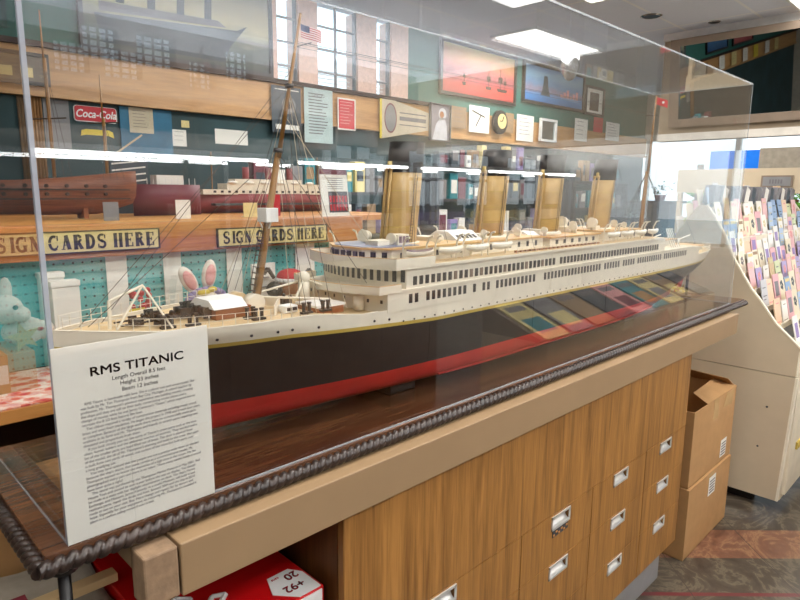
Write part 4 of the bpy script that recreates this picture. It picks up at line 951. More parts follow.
def bun(t):
    obj('body', lambda b: (ball(b, (.79, 1.56, 1.105), .05, 18, 1.1, .8, 1), ball(b, (.79, 1.55, 1.17), .042, 18)), M['plush'], t)
    for ex, ez, tl in ((.745, 1.24, -.5), (.805, 1.25, .18)):
        def earf(b, r, dy, sy):
            g0 = set(b.verts); ball(b, (0, 0, 0), r, 16, .62, sy, 1.25)
            for v in b.verts:
                x_, z_ = v.co.x, v.co.z; v.co = Vector((ex+x_*math.cos(tl)+z_*math.sin(tl), 1.55+v.co.y+dy, ez-x_*math.sin(tl)+z_*math.cos(tl)))
        er = obj('ear', lambda b: earf(b, .034, 0, .35), M['plush'], t)
        obj('inner_ear', lambda b: earf(b, .024, -.008, .3), M['plush_pink'], er)
    obj('bow', lambda b: (ball(b, (.775, 1.525, 1.207), .013, 10, 1.5, .6, .7), ball(b, (.80, 1.525, 1.213), .011, 10, 1.3, .6, .7)), M['yellow'], t)
    obj('scarf', lambda b: [tube(b, (.79+.055*math.cos(a), 1.54+.0*a, 1.18+.03*math.sin(a)), (.79+.055*math.cos(a+.3), 1.54, 1.18+.03*math.sin(a+.3)), .010, 8) for a in [k*.3 for k in range(11)]], M['plush_lav'], t)
plush('plush_bunny', .79, 1.55, 1.051, 'plush bunny with pink ears and lavender scarf before the pegboard', bun)
def san(t):
    obj('body', lambda b: ball(b, (1.07, 1.56, 1.10), .05, 16, 1.0, .8, 1), M['plush_tan'], t)
    hd = obj('head', lambda b: (ball(b, (1.07, 1.545, 1.185), .043, 18), ball(b, (1.075, 1.51, 1.17), .02, 12)), M['plush_tan'], t)
    obj('hat', lambda b: (ball(b, (1.07, 1.548, 1.220), .042, 16, 1, 1, .6), ball(b, (1.11, 1.54, 1.215), .012, 10)), M['red_felt'], t)
    obj('hat_trim', lambda b: [tube(b, (1.07+.041*math.cos(a), 1.548+.041*math.sin(a), 1.212), (1.07+.041*math.cos(a+.3), 1.548+.041*math.sin(a+.3), 1.212), .007, 8) for a in [k*.3 for k in range(21)]], M['white'], t)
    obj('antler', lambda b: (path(b, [(1.02, 1.56, 1.22), (1.0, 1.56, 1.25), (.985, 1.56, 1.235)], .006, 6), path(b, [(1.12, 1.56, 1.21), (1.15, 1.56, 1.235), (1.165, 1.56, 1.22)], .006, 6)), M['dark'], t)
plush('plush_reindeer', 1.07, 1.55, 1.051, 'brown plush toy wearing a red hat with white trim behind the fore mast', san)
def pen(t):
    obj('body', lambda b: (ball(b, (1.0, 1.53, 1.11), .03, 14, .9, .8, 1.6), ball(b, (1.0, 1.53, 1.19), .024, 14)), M['black'], t); obj('belly', lambda b: ball(b, (.998, 1.515, 1.11), .024, 14, .8, .7, 1.5), M['plush'], t)
    obj('eye', lambda b: (ball(b, (.993, 1.506, 1.196), .004, 8),), M['white'], t)
plush('plush_penguin', 1.0, 1.53, 1.051, 'small black and white plush penguin beside the red hatted plush', pen)
sheet('greeting_box', .965, 1.045, 1.15, 1.262, 1.60, 'paper', 'white boxed card propped on the pegboard behind the black and white plush', 'card', 3, th=.01)
def bagf(b):
    rn = random.Random(5)
    for k in range(14): ball(b, (.585+rn.uniform(0, .05), 1.54+rn.uniform(-.012, .012), 1.20+rn.uniform(-.02, .03)), .008, 8)
t = thing('candy_bag', 'clear bag of red and white sweets leaning before the pegboard', 'bag', (.61, 1.54, 1.054))
obj('sweets', bagf, M['redprint'], t); obj('clear_wrap', lambda b: extr(b, [(.565, 1.52, 1.054), (.665, 1.52, 1.054), (.70, 1.52, 1.25), (.62, 1.52, 1.265)], (0, .04, 0)), M['acrylic'], t)
obj('yellow_card', lambda b: bx(b, .572, .612, 1.5185, 1.5198, 1.165, 1.188), M['yellow'], t)

# on the sign shelf: smaller model boats and papers
SZ = 1.395
t = thing('wooden_model_boat', 'brown planked sailing ship model with tall masts on the shelf at far left', 'model boat', (.5, 1.9, SZ))
def galleon(b):
    N = 24; rs = []
    for i in range(N+1):
        u = i/N; x = .12+u*.63; hw = .055*math.sin(min(1, u*1.6+.18)*PI/2)*(1-.35*max(0, u-.7)/.3); zt = SZ+.105+.04*abs(u-.45)**1.5*2; zb = SZ+.012+.03*(1-min(1, u*4))+.03*max(0, u-.85)/.15
        rs.append([b.verts.new((x, 1.9+s*hw*f, lerp(zb, zt, g))) for s, f, g in ((-1, 1, 1), (-1, 1.05, .6), (-1, .8, .25), (0, 0, 0), (1, .8, .25), (1, 1.05, .6), (1, 1, 1))])
    for A, Bv in zip(rs, rs[1:]):
        for k in range(6): f = b.faces.new((A[k], A[k+1], Bv[k+1], Bv[k])); f.smooth = True
        b.faces.new((A[0], Bv[0], Bv[6], A[6]))
    b.faces.new(rs[-1]); b.faces.new(rs[0][::-1])
obj('hull', galleon, M['boat_brown'], t)
obj('gun_row', lambda b: [tube(b, (.2+.05*k, 1.838, SZ+z), (.2+.05*k, 1.83, SZ+z), .005, 8) for k in range(10) for z in (.07, .092)], M['dark'], t)
obj('wale', lambda b: [bx(b, .16, .72, 1.838, 1.843, SZ+z, SZ+z+.004) for z in (.08, .055)], M['dark'], t)
obj('stand', lambda b: [bx(b, x, x+.012, 1.87, 1.93, SZ+.0005, SZ+.03) for x in (.3, .6)], M['brown'], t)
for x, zt in ((.541, 1.944), (.682, 1.80), (.36, 1.90)):
    mo = obj('mast', lambda b: (tube(b, (x, 1.9, SZ+.09), (x, 1.9, zt-.12), .005, 8), tube(b, (x-.002, 1.9, zt-.13), (x-.002, 1.9, zt), .003, 8, r2=.0015)), M['mast'], t)
    obj('yard', lambda b: [tube(b, (x-.045+q, 1.9+.03, z), (x+.045-q, 1.9-.03, z+.004), .002, 5) for z, q in ((SZ+.17, 0), (SZ+.27, .012))], M['line'], mo)
    for k in range(4): obj('shroud', lambda b: tube(b, (x-.03+.02*k, 1.85, SZ+.11), (x, 1.9, zt-.13), .0006, 4), M['line'], mo)
obj('sprit', lambda b: tube(b, (.70, 1.9, SZ+.18), (.79, 1.9, SZ+.245), .003, 6), M['line_pale'], t)
t = thing('maroon_model_boat', 'maroon hulled model boat with white deck right of the brown sailing model', 'model boat', (.86, 2.0, SZ))
def simplehull(b, xa, xb, y, hw, z0, z1):
    N = 16; rs = []
    for i in range(N+1):
        u = i/N; w_ = hw*(1-abs(2*u-1)**3)+.001; rs.append([b.verts.new((lerp(xa, xb, u), y+s*w_*f, lerp(z0, z1, g))) for s, f, g in ((-1, 1, 1), (-1, .9, .4), (0, 0, 0), (1, .9, .4), (1, 1, 1))])
    for A, Bv in zip(rs, rs[1:]):
        for k in range(4): f = b.faces.new((A[k], A[k+1], Bv[k+1], Bv[k])); f.smooth = True
        b.faces.new((A[0], Bv[0], Bv[4], A[4]))
obj('hull', lambda b: simplehull(b, .79, 1.02, 2.0, .05, SZ, SZ+.10), M['maroon'], t); obj('cabin', lambda b: bx(b, .86, .95, 1.975, 2.025, SZ+.098, SZ+.13), M['paper'], t)
obj('rail', lambda b: [tube(b, (.82+.02*k, 1.955, SZ+.1), (.82+.02*k, 1.955, SZ+.12), .001, 4) for k in range(9)], M['white'], t)
t = thing('small_liner_model', 'long smaller ship model with muted red hull and white decks on the shelf', 'model ship', (1.4, 2.1, SZ))
obj('hull', lambda b: simplehull(b, 1.03, 1.69, 2.1, .05, SZ, SZ+.07), M['ship_strip'], t)
obj('hull_band', lambda b: bx(b, 1.10, 1.62, 2.045, 2.155, SZ+.028, SZ+.036), M['grey_dark'], t)
obj('deck_house', lambda b: (bx(b, 1.06, 1.66, 2.055, 2.145, SZ+.068, SZ+.086), bx(b, 1.16, 1.58, 2.065, 2.135, SZ+.086, SZ+.108), bx(b, 1.2, 1.5, 2.075, 2.125, SZ+.108, SZ+.125)), M['hull_white'], t)
for k in range(18): obj('window', lambda b: bx(b, 1.10+.029*k, 1.110+.029*k, 2.053, 2.056, SZ+.074, SZ+.082), M['win'], t)
for x in (1.26, 1.36, 1.46): obj('funnel', lambda b: tube(b, (x, 2.1, SZ+.12), (x, 2.1, SZ+.17), .013, 12), M['ship_strip'], t)
for k in range(6): obj('lifeboat', lambda b: ball(b, (1.18+.07*k, 2.06, SZ+.112), .012, 8, 1.8, .6, .5), M['paper'], t)
for x in (1.12, 1.6): obj('mast', lambda b: tube(b, (x, 2.1, SZ+.08), (x, 2.1, SZ+.22), .002, 6), M['mast'], t)
# brochure leaning on the beam top
t = thing('brochure', 'leaning glossy brochure with maroon header on the right end of the orange beam', 'brochure', (1.318, 1.63, SZ), rot=(math.radians(-6), 0, math.radians(4)))
obj('page', lambda b: bx(b, -.062, .062, -.003, 0, 0, .155), M['paper'], t, local=True)
obj('header', lambda b: bx(b, -.062, .062, -.0036, -.003, .138, .155), M['maroon'], t, local=True)
obj('photo', lambda b: bx(b, -.03, .058, -.0036, -.003, .012, .082), M['grey_dark'], t, local=True)
obj('photo_figures', lambda b: [bx(b, -.026+.014*k, -.017+.014*k, -.0042, -.0036, z, z+.022) for k in range(6) for z in (.018, .046)], M['redprint'], t, local=True)
obj('printed_lines', lambda b: [bx(b, -.03, .04, -.0036, -.003, .09+.007*k, .092+.007*k) for k in range(6)], M['ink_soft'], t, local=True)
for i, (x, y, wd, h, c, lab) in enumerate(((1.02, 1.72, .05, .045, 'cream', 'cream card standing on the shelf before the ship models'), (1.12, 1.74, .05, .07, 'redprint', 'small red card standing on the shelf before the ship models'), (.80, 1.72, .045, .055, 'paper', 'white card standing on the shelf before the maroon boat'), (.60, 1.72, .04, .05, 'grey', 'small grey card standing before the brown sailing model'))):
    t = thing('shelf_card', lab, 'card', (x, y, SZ), 'cards on the sign shelf'); box('card', M[c], (x, x+wd, y, y+.002, SZ+.0005, SZ+h), t); box('foot', M['paper'], (x+.01, x+wd-.01, y+.0025, y+.03, SZ+.0005, SZ+.003), t)
t = thing('blue_booklet', 'dark blue patterned booklet standing on the shelf behind the brown sailing model', 'booklet', (.93, 2.2, SZ)); box('cover', M['slate'], (.80, .93, 2.2, 2.206, SZ+.0005, SZ+.20), t); obj('stripes', lambda b: [extr(b, [(.805, 2.1995, SZ+.10+.022*k), (.92, 2.1995, SZ+.115+.022*k), (.92, 2.1995, SZ+.12+.022*k), (.805, 2.1995, SZ+.105+.022*k)], (0, -.0008, 0)) for k in range(4)], M['paper'], t)

# ------------------------------------------------------------------ back wall pictures and papers
def framed(name, x0, x1, z0, z1, y, fm, label, cat='picture', fw=.03, inner=None, group=None):
    t = thing(name, label, cat, (x0, y, z0), group)
    obj('frame', lambda b: (bx(b, x0, x1, y-.03, y, z0, z0+fw), bx(b, x0, x1, y-.03, y, z1-fw, z1), bx(b, x0, x0+fw, y-.03, y, z0+fw, z1-fw), bx(b, x1-fw, x1, y-.03, y, z0+fw, z1-fw)), M[fm], t)
    c = obj('canvas', lambda b: bx(b, x0+fw, x1-fw, y-.012, y-.002, z0+fw, z1-fw), inner, t)
    return t, c
Y = 3.995
mt1 = canvas_mat('grey green sea and sky paint', [(0, (52, 66, 66)), (.3, (84, 92, 84)), (.5, (190, 184, 146)), (.8, (158, 158, 140)), (1, (84, 92, 92))], 'Z', 0, .62, .35, 3)
t, c = framed('steamship_painting', 1.33, 2.64, 2.285, 2.895, Y, 'grey_dark', 'large framed painting of a four funnelled steamship under a grey sky', fw=.025, inner=mt1)
yy = Y-.0125
obj('painted_hull', lambda b: extr(b, [(1.42, yy, 2.50), (2.36, yy, 2.56), (2.44, yy, 2.60), (2.30, yy, 2.44), (2.26, yy, 2.34), (1.46, yy, 2.34)], (0, -.001, 0)), M['slate'], c)
obj('painted_decks', lambda b: extr(b, [(1.45, yy-.0002, 2.515), (2.28, yy-.0002, 2.565), (2.22, yy-.0002, 2.60), (1.45, yy-.0002, 2.57)], (0, -.0012, 0)), M['grey'], c)
for k in range(4): obj('painted_funnel', lambda b: extr(b, [(1.55+.19*k, yy-.0002, 2.58), (1.60+.19*k, yy-.0002, 2.58), (1.61+.19*k, yy-.0002, 2.76), (1.56+.19*k, yy-.0002, 2.76)], (0, -.0012, 0)), M['slate'], c)
mt2 = canvas_mat('sunset harbour paint', [(0, (150, 50, 52)), (.25, (180, 66, 56)), (.45, (140, 70, 82)), (.6, (176, 100, 92)), (.8, (176, 132, 88)), (1, (170, 156, 88))], 'Z', 0, .48, .3, 5)
t, c = framed('harbour_painting', 4.47, 5.69, 2.385, 2.885, Y, 'frame_black', 'dark framed painting of a red and yellow harbour sunset with small boats', fw=.03, inner=mt2)
for bx_, s in ((4.83, .6), (5.22, 1), (5.42, 1.2), (5.5, .8)):
    obj('painted_boat', lambda b: (extr(b, [(bx_-.05*s, yy, 2.53), (bx_+.05*s, yy, 2.53), (bx_+.035*s, yy, 2.50), (bx_-.035*s, yy, 2.50)], (0, -.001, 0)), bx(b, bx_-.004, bx_+.004, yy-.001, yy, 2.53, 2.53+.16*s), bx(b, bx_-.03*s, bx_+.03*s, yy-.001, yy, 2.56+.02*s, 2.56+.07*s)), M['dark'], c)
mt3 = canvas_mat('blue harbour paint', [(0, (40, 96, 160)), (.25, (66, 130, 190)), (.4, (140, 130, 150)), (.55, (110, 150, 190)), (.8, (136, 176, 204)), (1, (96, 140, 200))], 'Z', 0, .42, .35, 5)
t, c = framed('blue_painting', 5.82, 7.14, 2.45, 2.885, Y, 'frame_black', 'dark framed blue harbour painting with a dim pillar shape', fw=.03, inner=mt3)
obj('painted_pillar', lambda b: (extr(b, [(6.18, yy, 2.56), (6.38, yy, 2.56), (6.34, yy, 2.63), (6.31, yy, 2.77), (6.24, yy, 2.77), (6.22, yy, 2.63)], (0, -.001, 0)),), M['slate'], c)
obj('painted_skyline', lambda b: [bx(b, 6.6+.07*k, 6.65+.07*k, yy-.001, yy, 2.58, 2.61+.03*((k*7) % 3)) for k in range(6)], M['plush_pink'], c)
t, c = framed('lamp_picture', 7.17, 7.66, 2.44, 2.79, Y, 'frame_black', 'small picture with white mount right of the blue painting', fw=.03, inner=M['paper'])
obj('print', lambda b: bx(b, 7.3, 7.53, yy-.001, yy, 2.5, 2.72), M['dark'], c)
t, c = framed('glass_picture', .55, 1.14, 2.04, 2.21, Y-.04, 'frame_black', 'dark framed picture with warm lamps hanging on the wooden band at far left', fw=.018, inner=canvas_mat('warm lamp photograph', [(0, (60, 50, 40)), (.5, (206, 176, 120)), (1, (90, 80, 66))], 'X', -.3, .3, .9, 9))
for i in range(3): box('picture_light', M['cream'], (.80+.1*i, .86+.1*i, Y-.0535, Y-.052, 2.08, 2.13), c)
YB = 3.945
sheet('poster', 2.60, 2.86, 1.90, 2.232, YB, 'slate', 'dark poster with pale round emblem hanging behind the fore mast', 'poster', 0)
o = bpy.data.objects['poster']
obj('round_emblem', lambda b: (tube(b, (2.75, YB-.003, 2.10), (2.75, YB-.0016, 2.10), .062, 20),), M['grey'], o); obj('emblem_centre', lambda b: tube(b, (2.75, YB-.0045, 2.10), (2.75, YB-.0031, 2.10), .028, 14), M['ink'], o); obj('white_strip', lambda b: bx(b, 2.63, 2.84, YB-.003, YB-.0016, 1.925, 1.96), M['paper'], o)
obj('upper_strip', lambda b: bx(b, 2.63, 2.84, YB-.003, YB-.0016, 2.205, 2.212), M['paper'], o)
t = sheet('hanging_scroll', 2.89, 3.165, 1.845, 2.262, YB, 'grey', 'tall pale blue printed sheet hanging right of the dark round emblem poster', 'poster', 14)
[c_ for c_ in C.objects if c_.parent == t and c_.name.startswith('sheet')][0].data.materials[0] = mat('pale blue print', (176, 196, 196), .6)
text('heading', 'UNITED', .035, M['ink_soft'], t, (3.03, YB-.003, 2.19), align='CENTER')
sheet('red_poster', 3.215, 3.403, 1.963, 2.21, YB, 'redprint', 'small red poster with white border on the wooden band', 'poster', 8, ink='plush_pink', border='paper')
t = thing('pennant', 'triangular pale pennant with yellow edge and oval portrait emblem', 'pennant', (3.683, YB, 1.92))
obj('cloth', lambda b: extr(b, [(3.70, YB, 1.925), (3.70, YB, 2.272), (4.285, YB, 2.185), (4.285, YB, 2.03)], (0, -.003, 0)), M['cloth'], t)
[c_ for c_ in C.objects if c_.parent == t and c_.name.startswith('cloth')][0].data.materials[0] = mat('pale grey felt', (196, 184, 162), .9)
box('edge_band', M['yellow'], (3.675, 3.699, YB-.003, YB, 1.925, 2.272), t)
obj('oval_emblem', lambda b: [b.faces.new([b.verts.new((3.80+.075*math.cos(2*PI*k/28), YB-.0042, 2.10+.125*math.sin(2*PI*k/28))) for k in range(28)])], M['maroon'], t)
obj('oval_figure', lambda b: (b.faces.new([b.verts.new((3.80+.064*math.cos(2*PI*k/28), YB-.0048, 2.10+.112*math.sin(2*PI*k/28))) for k in range(28)]),), M['grey'], t)
obj('pennant_print', lambda b: [bx(b, 3.91, 4.25, YB-.004, YB-.003, z, z+h) for z, h in ((2.15, .010), (2.09, .034), (2.05, .009))], M['ink_soft'], t)
# seated figure portrait: a picture, flat
t, c = framed('portrait_print', 4.29, 4.575, 1.945, 2.28, YB, 'slate', 'framed print of a white clad person in a white head covering', fw=.008, inner=mat('muted photo backdrop', (122, 118, 128), .6, vary=.2))
obj('figure', lambda b: (extr(b, [(4.33, YB-.0125, 1.955), (4.535, YB-.0125, 1.955), (4.53, YB-.0125, 2.08), (4.50, YB-.0125, 2.15), (4.44, YB-.0125, 2.16), (4.38, YB-.0125, 2.10)], (0, -.001, 0)), tube(b, (4.465, YB-.0135, 2.19), (4.465, YB-.0125, 2.19), .055, 20)), M['figure'], c)
obj('face', lambda b: tube(b, (4.455, YB-.0145, 2.185), (4.455, YB-.0136, 2.185), .030, 14), M['plush_tan'], c)
WI = [('wall_card', 4.59, 4.83, 2.085, 2.285, 'tan_end', 'tan plain square print hanging next to the white clad portrait', 4), ('wall_card', 4.875, 5.20, 2.063, 2.318, 'paper', 'white sheet with a dark branch drawing on the wooden band', 0),
      ('wall_card', 5.48, 5.63, 2.10, 2.30, 'tan', 'narrow tan print between the round clock and the cream certificate', 3), ('wall_card', 5.685, 6.01, 2.03, 2.305, 'paper', 'cream certificate sheet with arched heading on the wooden band', 5),
      ('wall_card', 6.90, 7.21, 2.105, 2.368, 'paper', 'white sheet with small blue print below the mounted picture', 4), ('wall_card', 7.36, 7.60, 2.24, 2.42, 'redprint', 'small red and white print on the wooden band', 3), ('wall_card', 7.69, 8.07, 2.16, 2.39, 'paper', 'last white sheet at the right end of the wooden band', 5)]
for n_, a, c_, z0, z1, m_, lab, ln in WI: 
    t = sheet(n_, a, c_, z0, z1, YB, m_, lab, 'print', ln, group='prints along the wooden band')
    if 'branch' in lab: obj('drawing', lambda b: (tube(b, (4.92, YB-.003, 2.27), (5.12, YB-.003, 2.22), .006, 5), tube(b, (5.06, YB-.003, 2.235), (4.98, YB-.003, 2.12), .006, 5)), M['ink'], t)
t = thing('wall_clock', 'dark oval wall clock with pale dial on the wooden band', 'clock', (5.36, YB, 2.05)); obj('case', lambda b: tube(b, (5.36, YB, 2.19), (5.36, YB-.03, 2.19), .12, 26), M['frame_black'], t); obj('dial', lambda b: tube(b, (5.38, YB-.0305, 2.2), (5.38, YB-.033, 2.2), .075, 24), M['cream'], t)
obj('hand', lambda b: (tube(b, (5.38, YB-.035, 2.2), (5.40, YB-.035, 2.25), .005, 5), tube(b, (5.38, YB-.035, 2.2), (5.34, YB-.035, 2.2), .005, 5)), M['ink'], t)
t, c = framed('small_mirror', 6.12, 6.46, 2.05, 2.30, YB, 'white_metal', 'small white framed mirror among the prints on the wooden band', 'mirror', fw=.025, inner=M['mirror'])

# below the band on the left: drink sign and notes
YB = 3.9985
t = thing('drink_sign', 'red rounded soft drink sign with white script on the dark wall', 'sign', (1.27, YB, 1.875))
def rr(b, x0, x1, z0, z1, r, y, th):
    pts = []
    for cx, cz, a0 in ((x1-r, z1-r, 0), (x0+r, z1-r, 90), (x0+r, z0+r, 180), (x1-r, z0+r, 270)):
        pts += [(cx+r*math.cos(math.radians(a0+k*22.5)), y, cz+r*math.sin(math.radians(a0+k*22.5))) for k in range(5)]
    extr(b, pts, (0, -th, 0))
obj('border', lambda b: rr(b, 1.268, 1.514, 1.872, 1.964, .018, YB, .006), M['white'], t); obj('panel', lambda b: rr(b, 1.273, 1.509, 1.877, 1.961, .015, YB-.0062, .003), M['redprint'], t)
tx = text('lettering', 'Coca-Cola', .062, M['white'], t, (1.391, YB-.010, 1.898), align='CENTER', sx=.86, off=.0012)
for v in tx.data.vertices: v.co.x += .25*v.co.y
t = thing('ribbon_sign', 'small pale yellow ribbon shaped plaque below the red drink sign', 'plaque', (1.3, YB, 1.785))
obj('ribbon', lambda b: extr(b, [(1.30, YB, 1.79), (1.33, YB, 1.797), (1.46, YB, 1.797), (1.49, YB, 1.785), (1.485, YB, 1.82), (1.46, YB, 1.83), (1.33, YB, 1.83), (1.305, YB, 1.822)], (0, -.004, 0)), M['yellow'], t)
YB = 3.9985
t2 = box('notice_board', M['blue'], (1.53, 1.86, YB-.0105, YB-.0005, 1.70, 1.98)); tag(t2, 'blue teal panel on the dark wall behind the pale notice', 'notice board'); t2.data.materials[0] = mat('teal blue panel', (26, 100, 132), .6, vary=.15)
sheet('notice', 1.586, 1.737, 1.828, 1.982, YB-.0107, 'notice_paper', 'pale tan notice pinned on the blue teal panel', 'notice', 6)
sheet('notice', 1.862, 1.96, 1.762, 1.868, YB, 'paper', 'white note with bluish tint low on the dark wall', 'notice', 3)
sheet('notice', 1.93, 1.985, 1.885, 1.93, YB, 'cream', 'tiny cream note on the dark wall right of the pale notice', 'notice', 0)
sheet('notice', 2.17, 2.425, 1.795, 1.895, YB, 'paper', 'wide white blank sheet low on the dark wall', 'notice', 0)
sheet('notice', 1.11, 1.245, 1.70, 1.983, YB, 'grey', 'tall grey sheet left of the red drink sign', 'notice', 0)
t = thing('ribbed_curtain', 'brown ribbed curtain hanging at the left below the wooden band', 'curtain', (1.0, YB, 1.55))
obj('cloth', lambda b: [tube(b, (.985+.0155*k, YB-.01, 1.45), (.985+.0155*k, YB-.01, 1.985), .0085, 8) for k in range(8)], M['curtain'], t)

# shelves with boxed goods along the back wall
def goods_shelf(x0, x1, y0, label, tops, seed, names):
    t = thing('display_shelf', label, 'shelf', (x0, y0, 0), 'dark display shelves along the back wall')
    for x in (x0, x1-.03): box('upright', M['grey_dark'], (x, x+.03, y0, y0+.4, 0, tops[-1]+.02), t)
    for z in tops: box('shelf_board', M['grey_dark'], (x0+.031, x1-.031, y0, y0+.4, z, z+.02), t)
    box('back_panel', M['slate'], (x0+.031, x1-.031, y0+.38, y0+.4, 0, tops[0]-.001), t)
    rn = random.Random(seed); cols = ['paper', 'maroon', 'grey', 'teal', 'slate', 'grey', 'cream', 'slate', 'tan', 'plush_lav', 'grey', 'paper']
    cn = dict(paper='white', maroon='maroon', blue='blue', teal='teal', cream='cream', grey='grey', redprint='red', slate='slate blue', tan='tan', plush_lav='lavender', yellow='yellow')
    for j, z in enumerate(tops):
        x = x0+.06; k = 0
        while x < x1-.2 and k < 16:
            w_ = rn.uniform(.05, .12); h = rn.uniform(.09, .22); c = rn.choice(cols); k += 1
            if z+h > 1.95: h = .1
            o = box('boxed_item', M[c], (x, x+w_, y0+.04, y0+.1, z+.0205, z+.02+h), bev=.003)
            tag(o, '%s box, %s from the left on the %s level of %s' % (cn[c], ['first', 'second', 'third', 'fourth', 'fifth', 'sixth', 'seventh', 'eighth', 'ninth', 'tenth', 'eleventh', 'twelfth', 'thirteenth', 'fourteenth', 'fifteenth', 'sixteenth'][min(15, k-1)], ['lower', 'middle', 'top'][j+3-len(tops)], names), 'box', 'boxed goods on the back shelves')
            if k % 3: obj('front_label', lambda b: bx(b, x+w_*.15, x+w_*.85, y0+.0385, y0+.0395, z+.02+h*rn.uniform(.2, .4), z+.02+h*rn.uniform(.6, .85)), M[rn.choice(cols)], o)
            x += w_+rn.uniform(.01, .05)
goods_shelf(2.0, 3.5, 3.3, 'dark display shelf along the back wall behind the fore mast', [1.15, 1.45], 1, 'the left back shelf')
goods_shelf(3.7, 5.6, 3.3, 'dark display shelf along the back wall behind the first funnel', [1.1, 1.4, 1.66], 2, 'the middle back shelf')
goods_shelf(5.85, 7.1, 3.3, 'dark display shelf along the back wall behind the middle funnels', [1.0, 1.3, 1.58], 3, 'the right back shelf')
# dark cabinet with plant near the shop front
t = thing('slate_cabinet', 'dark slate blue cabinet before the shop windows beyond the stern', 'cabinet', (7.3, 2.8, 0)); box('body', M['slate'], (7.2, 7.6, 2.85, 3.3, 0, 1.36), t, bev=.01); box('top', M['grey_dark'], (7.17, 7.63, 2.82, 3.33, 1.3602, 1.39), t)
t = thing('potted_plant', 'leafy potted plant on the slate blue cabinet', 'plant', (7.4, 3.0, 1.391)); obj('pot', lambda b: tube(b, (7.4, 3.05, 1.391), (7.4, 3.05, 1.46), .05, 14, r2=.07), M['maroon'], t)
def leaves(b):
    rn = random.Random(9)
    for k in range(70):
        a = rn.uniform(0, 2*PI); r = rn.uniform(.02, .16); z = 1.46+rn.uniform(0, .14); c = Vector((7.4+r*math.cos(a), 3.05+r*math.sin(a), z)); u = Vector((math.cos(a), math.sin(a), rn.uniform(-.3, .8)))*.045; q = Vector((-math.sin(a), math.cos(a), .2))*.014
        b.faces.new([b.verts.new(p) for p in (c, c+u*.5+q, c+u, c+u*.5-q)])
obj('leaves', leaves, mat('dark plant green', (40, 104, 70), .5, vary=.3), t, recalc=False)
t = thing('brown_post', 'slim dark brown upright post between the case end and the card rack', 'post', (5.0, 1.77, 0)); obj('post', lambda b: bx(b, 4.98, 5.02, 1.75, 1.79, .012, 1.70), M['frame_tan'], t); obj('base', lambda b: bx(b, 4.94, 5.06, 1.71, 1.83, 0, .012), M['frame_tan'], t)

# ------------------------------------------------------------------ greeting card rack to the right
PROF = [(.62, .78), (.615, .795), (.727, .895), (.803, .997), (.845, 1.045), (.936, 1.186), (.976, 1.278), (1.035, 1.374), (1.075, 1.425)]
def slope(z):   # Y of the front slope at height z
    for (ya, za), (yb, zb) in zip(PROF[1:], PROF[2:]):
        if z <= zb: return lerp(ya, yb, (z-za)/(zb-za))
    return PROF[-1][0]
RX0, RX1 = 3.15, 4.75; RC = 1.09
t = thing('card_rack', 'long beige two sided greeting card rack with curved side panel', 'card rack', (RX0, .62, 0))
back = [(2*RC-y, z) for y, z in PROF[::-1]]
upper = [(.62, .665)]+PROF+[(1.105, 1.425)]+back[1:-1]+[(2*RC-.62, .665)]
for x in (RX0, RX1):
    pn = obj('side_panel', lambda b: extr(b, [(x, y, z) for y, z in upper], (.018, 0, 0)), M['rack'], t)
    obj('edging', lambda b: [extr(b, [(x-.0015, a[0], a[1]), (x-.0015, c[0], c[1]), (x-.0015, c[0]-.005, c[1]+.003), (x-.0015, a[0]-.005, a[1]+.003)], (.021, 0, 0)) for a, c in zip(([(.622, .665)]+PROF)[:-1], PROF)], M['rack_edge'], pn)
lp = obj('lower_side', lambda b: extr(b, [(RX0, .622, .662), (RX0, 2*RC-.622, .662), (RX0, 2*RC-.622, .055), (RX0, .642, .055)], (.018, 0, 0)), M['rack'], t)
obj('screw', lambda b: tube(b, (RX0-.002, .72, .50), (RX0, .72, .50), .005, 8), M['grey_dark'], lp); obj('screw', lambda b: tube(b, (RX0-.002, .74, .30), (RX0, .74, .30), .005, 8), M['grey_dark'], lp)
fr = obj('base_front', lambda b: bx(b, RX0+.019, RX1, .63, .65, .055, .66), M['rack_white'], t); 
obj('corner_trim', lambda b: extr(b, [(RX0-.001, .612, .66), (RX0-.001, .622, .66), (RX0-.001, .642, .055), (RX0-.001, .632, .055)], (.03, 0, 0)), M['rack_edge'], t)
for k in range(2):
    dr = obj('drawer', lambda b: bx(b, RX0+.04+.78*k, RX0+.79+.78*k, .615, .629, .08, .64), M['rack_white'], t)
    for z in (.28, .55): obj('handle', lambda b: (bx(b, RX0+.14+.78*k, RX0+.24+.78*k, .606, .6148, z, z+.035), bx(b, RX0+.15+.78*k, RX0+.23+.78*k, .602, .6058, z+.008, z+.02)), M['gold'], dr)
obj('front_lip', lambda b: bx(b, RX0+.019, RX1, .612, .63, .665, .80), M['rack_white'], t)
obj('foot', lambda b: [bx(b, x, x+.05, .75, 1.45, 0, .05) for x in (RX0+.05,)], M['iron'], t); obj('foot', lambda b: bx(b, RX1-.1, RX1-.05, .75, 1.45, 0, .05), M['iron'], t)
obj('core_panel', lambda b: bx(b, RX0+.019, RX1, RC-.006, RC+.006, .67, 1.41), M['rack'], t)
NT = 9
TZ = [.80+.074*k for k in range(NT)]
for k, z in enumerate(TZ):
    y = slope(z)
    obj('card_tier', lambda b: (bx(b, RX0+.019, RX1, y+.006, min(RC-.008, y+.075), z-.006, z), bx(b, RX0+.019, RX1, y+.002, y+.005, z-.006, z+.022)), M['rack_edge'], t)
    ys = 2*RC-y
    obj('card_tier', lambda b: (bx(b, RX0+.019, RX1, max(RC+.008, ys-.075), ys-.006, z-.006, z), bx(b, RX0+.019, RX1, ys-.005, ys-.002, z-.006, z+.022)), M['rack_edge'], t)
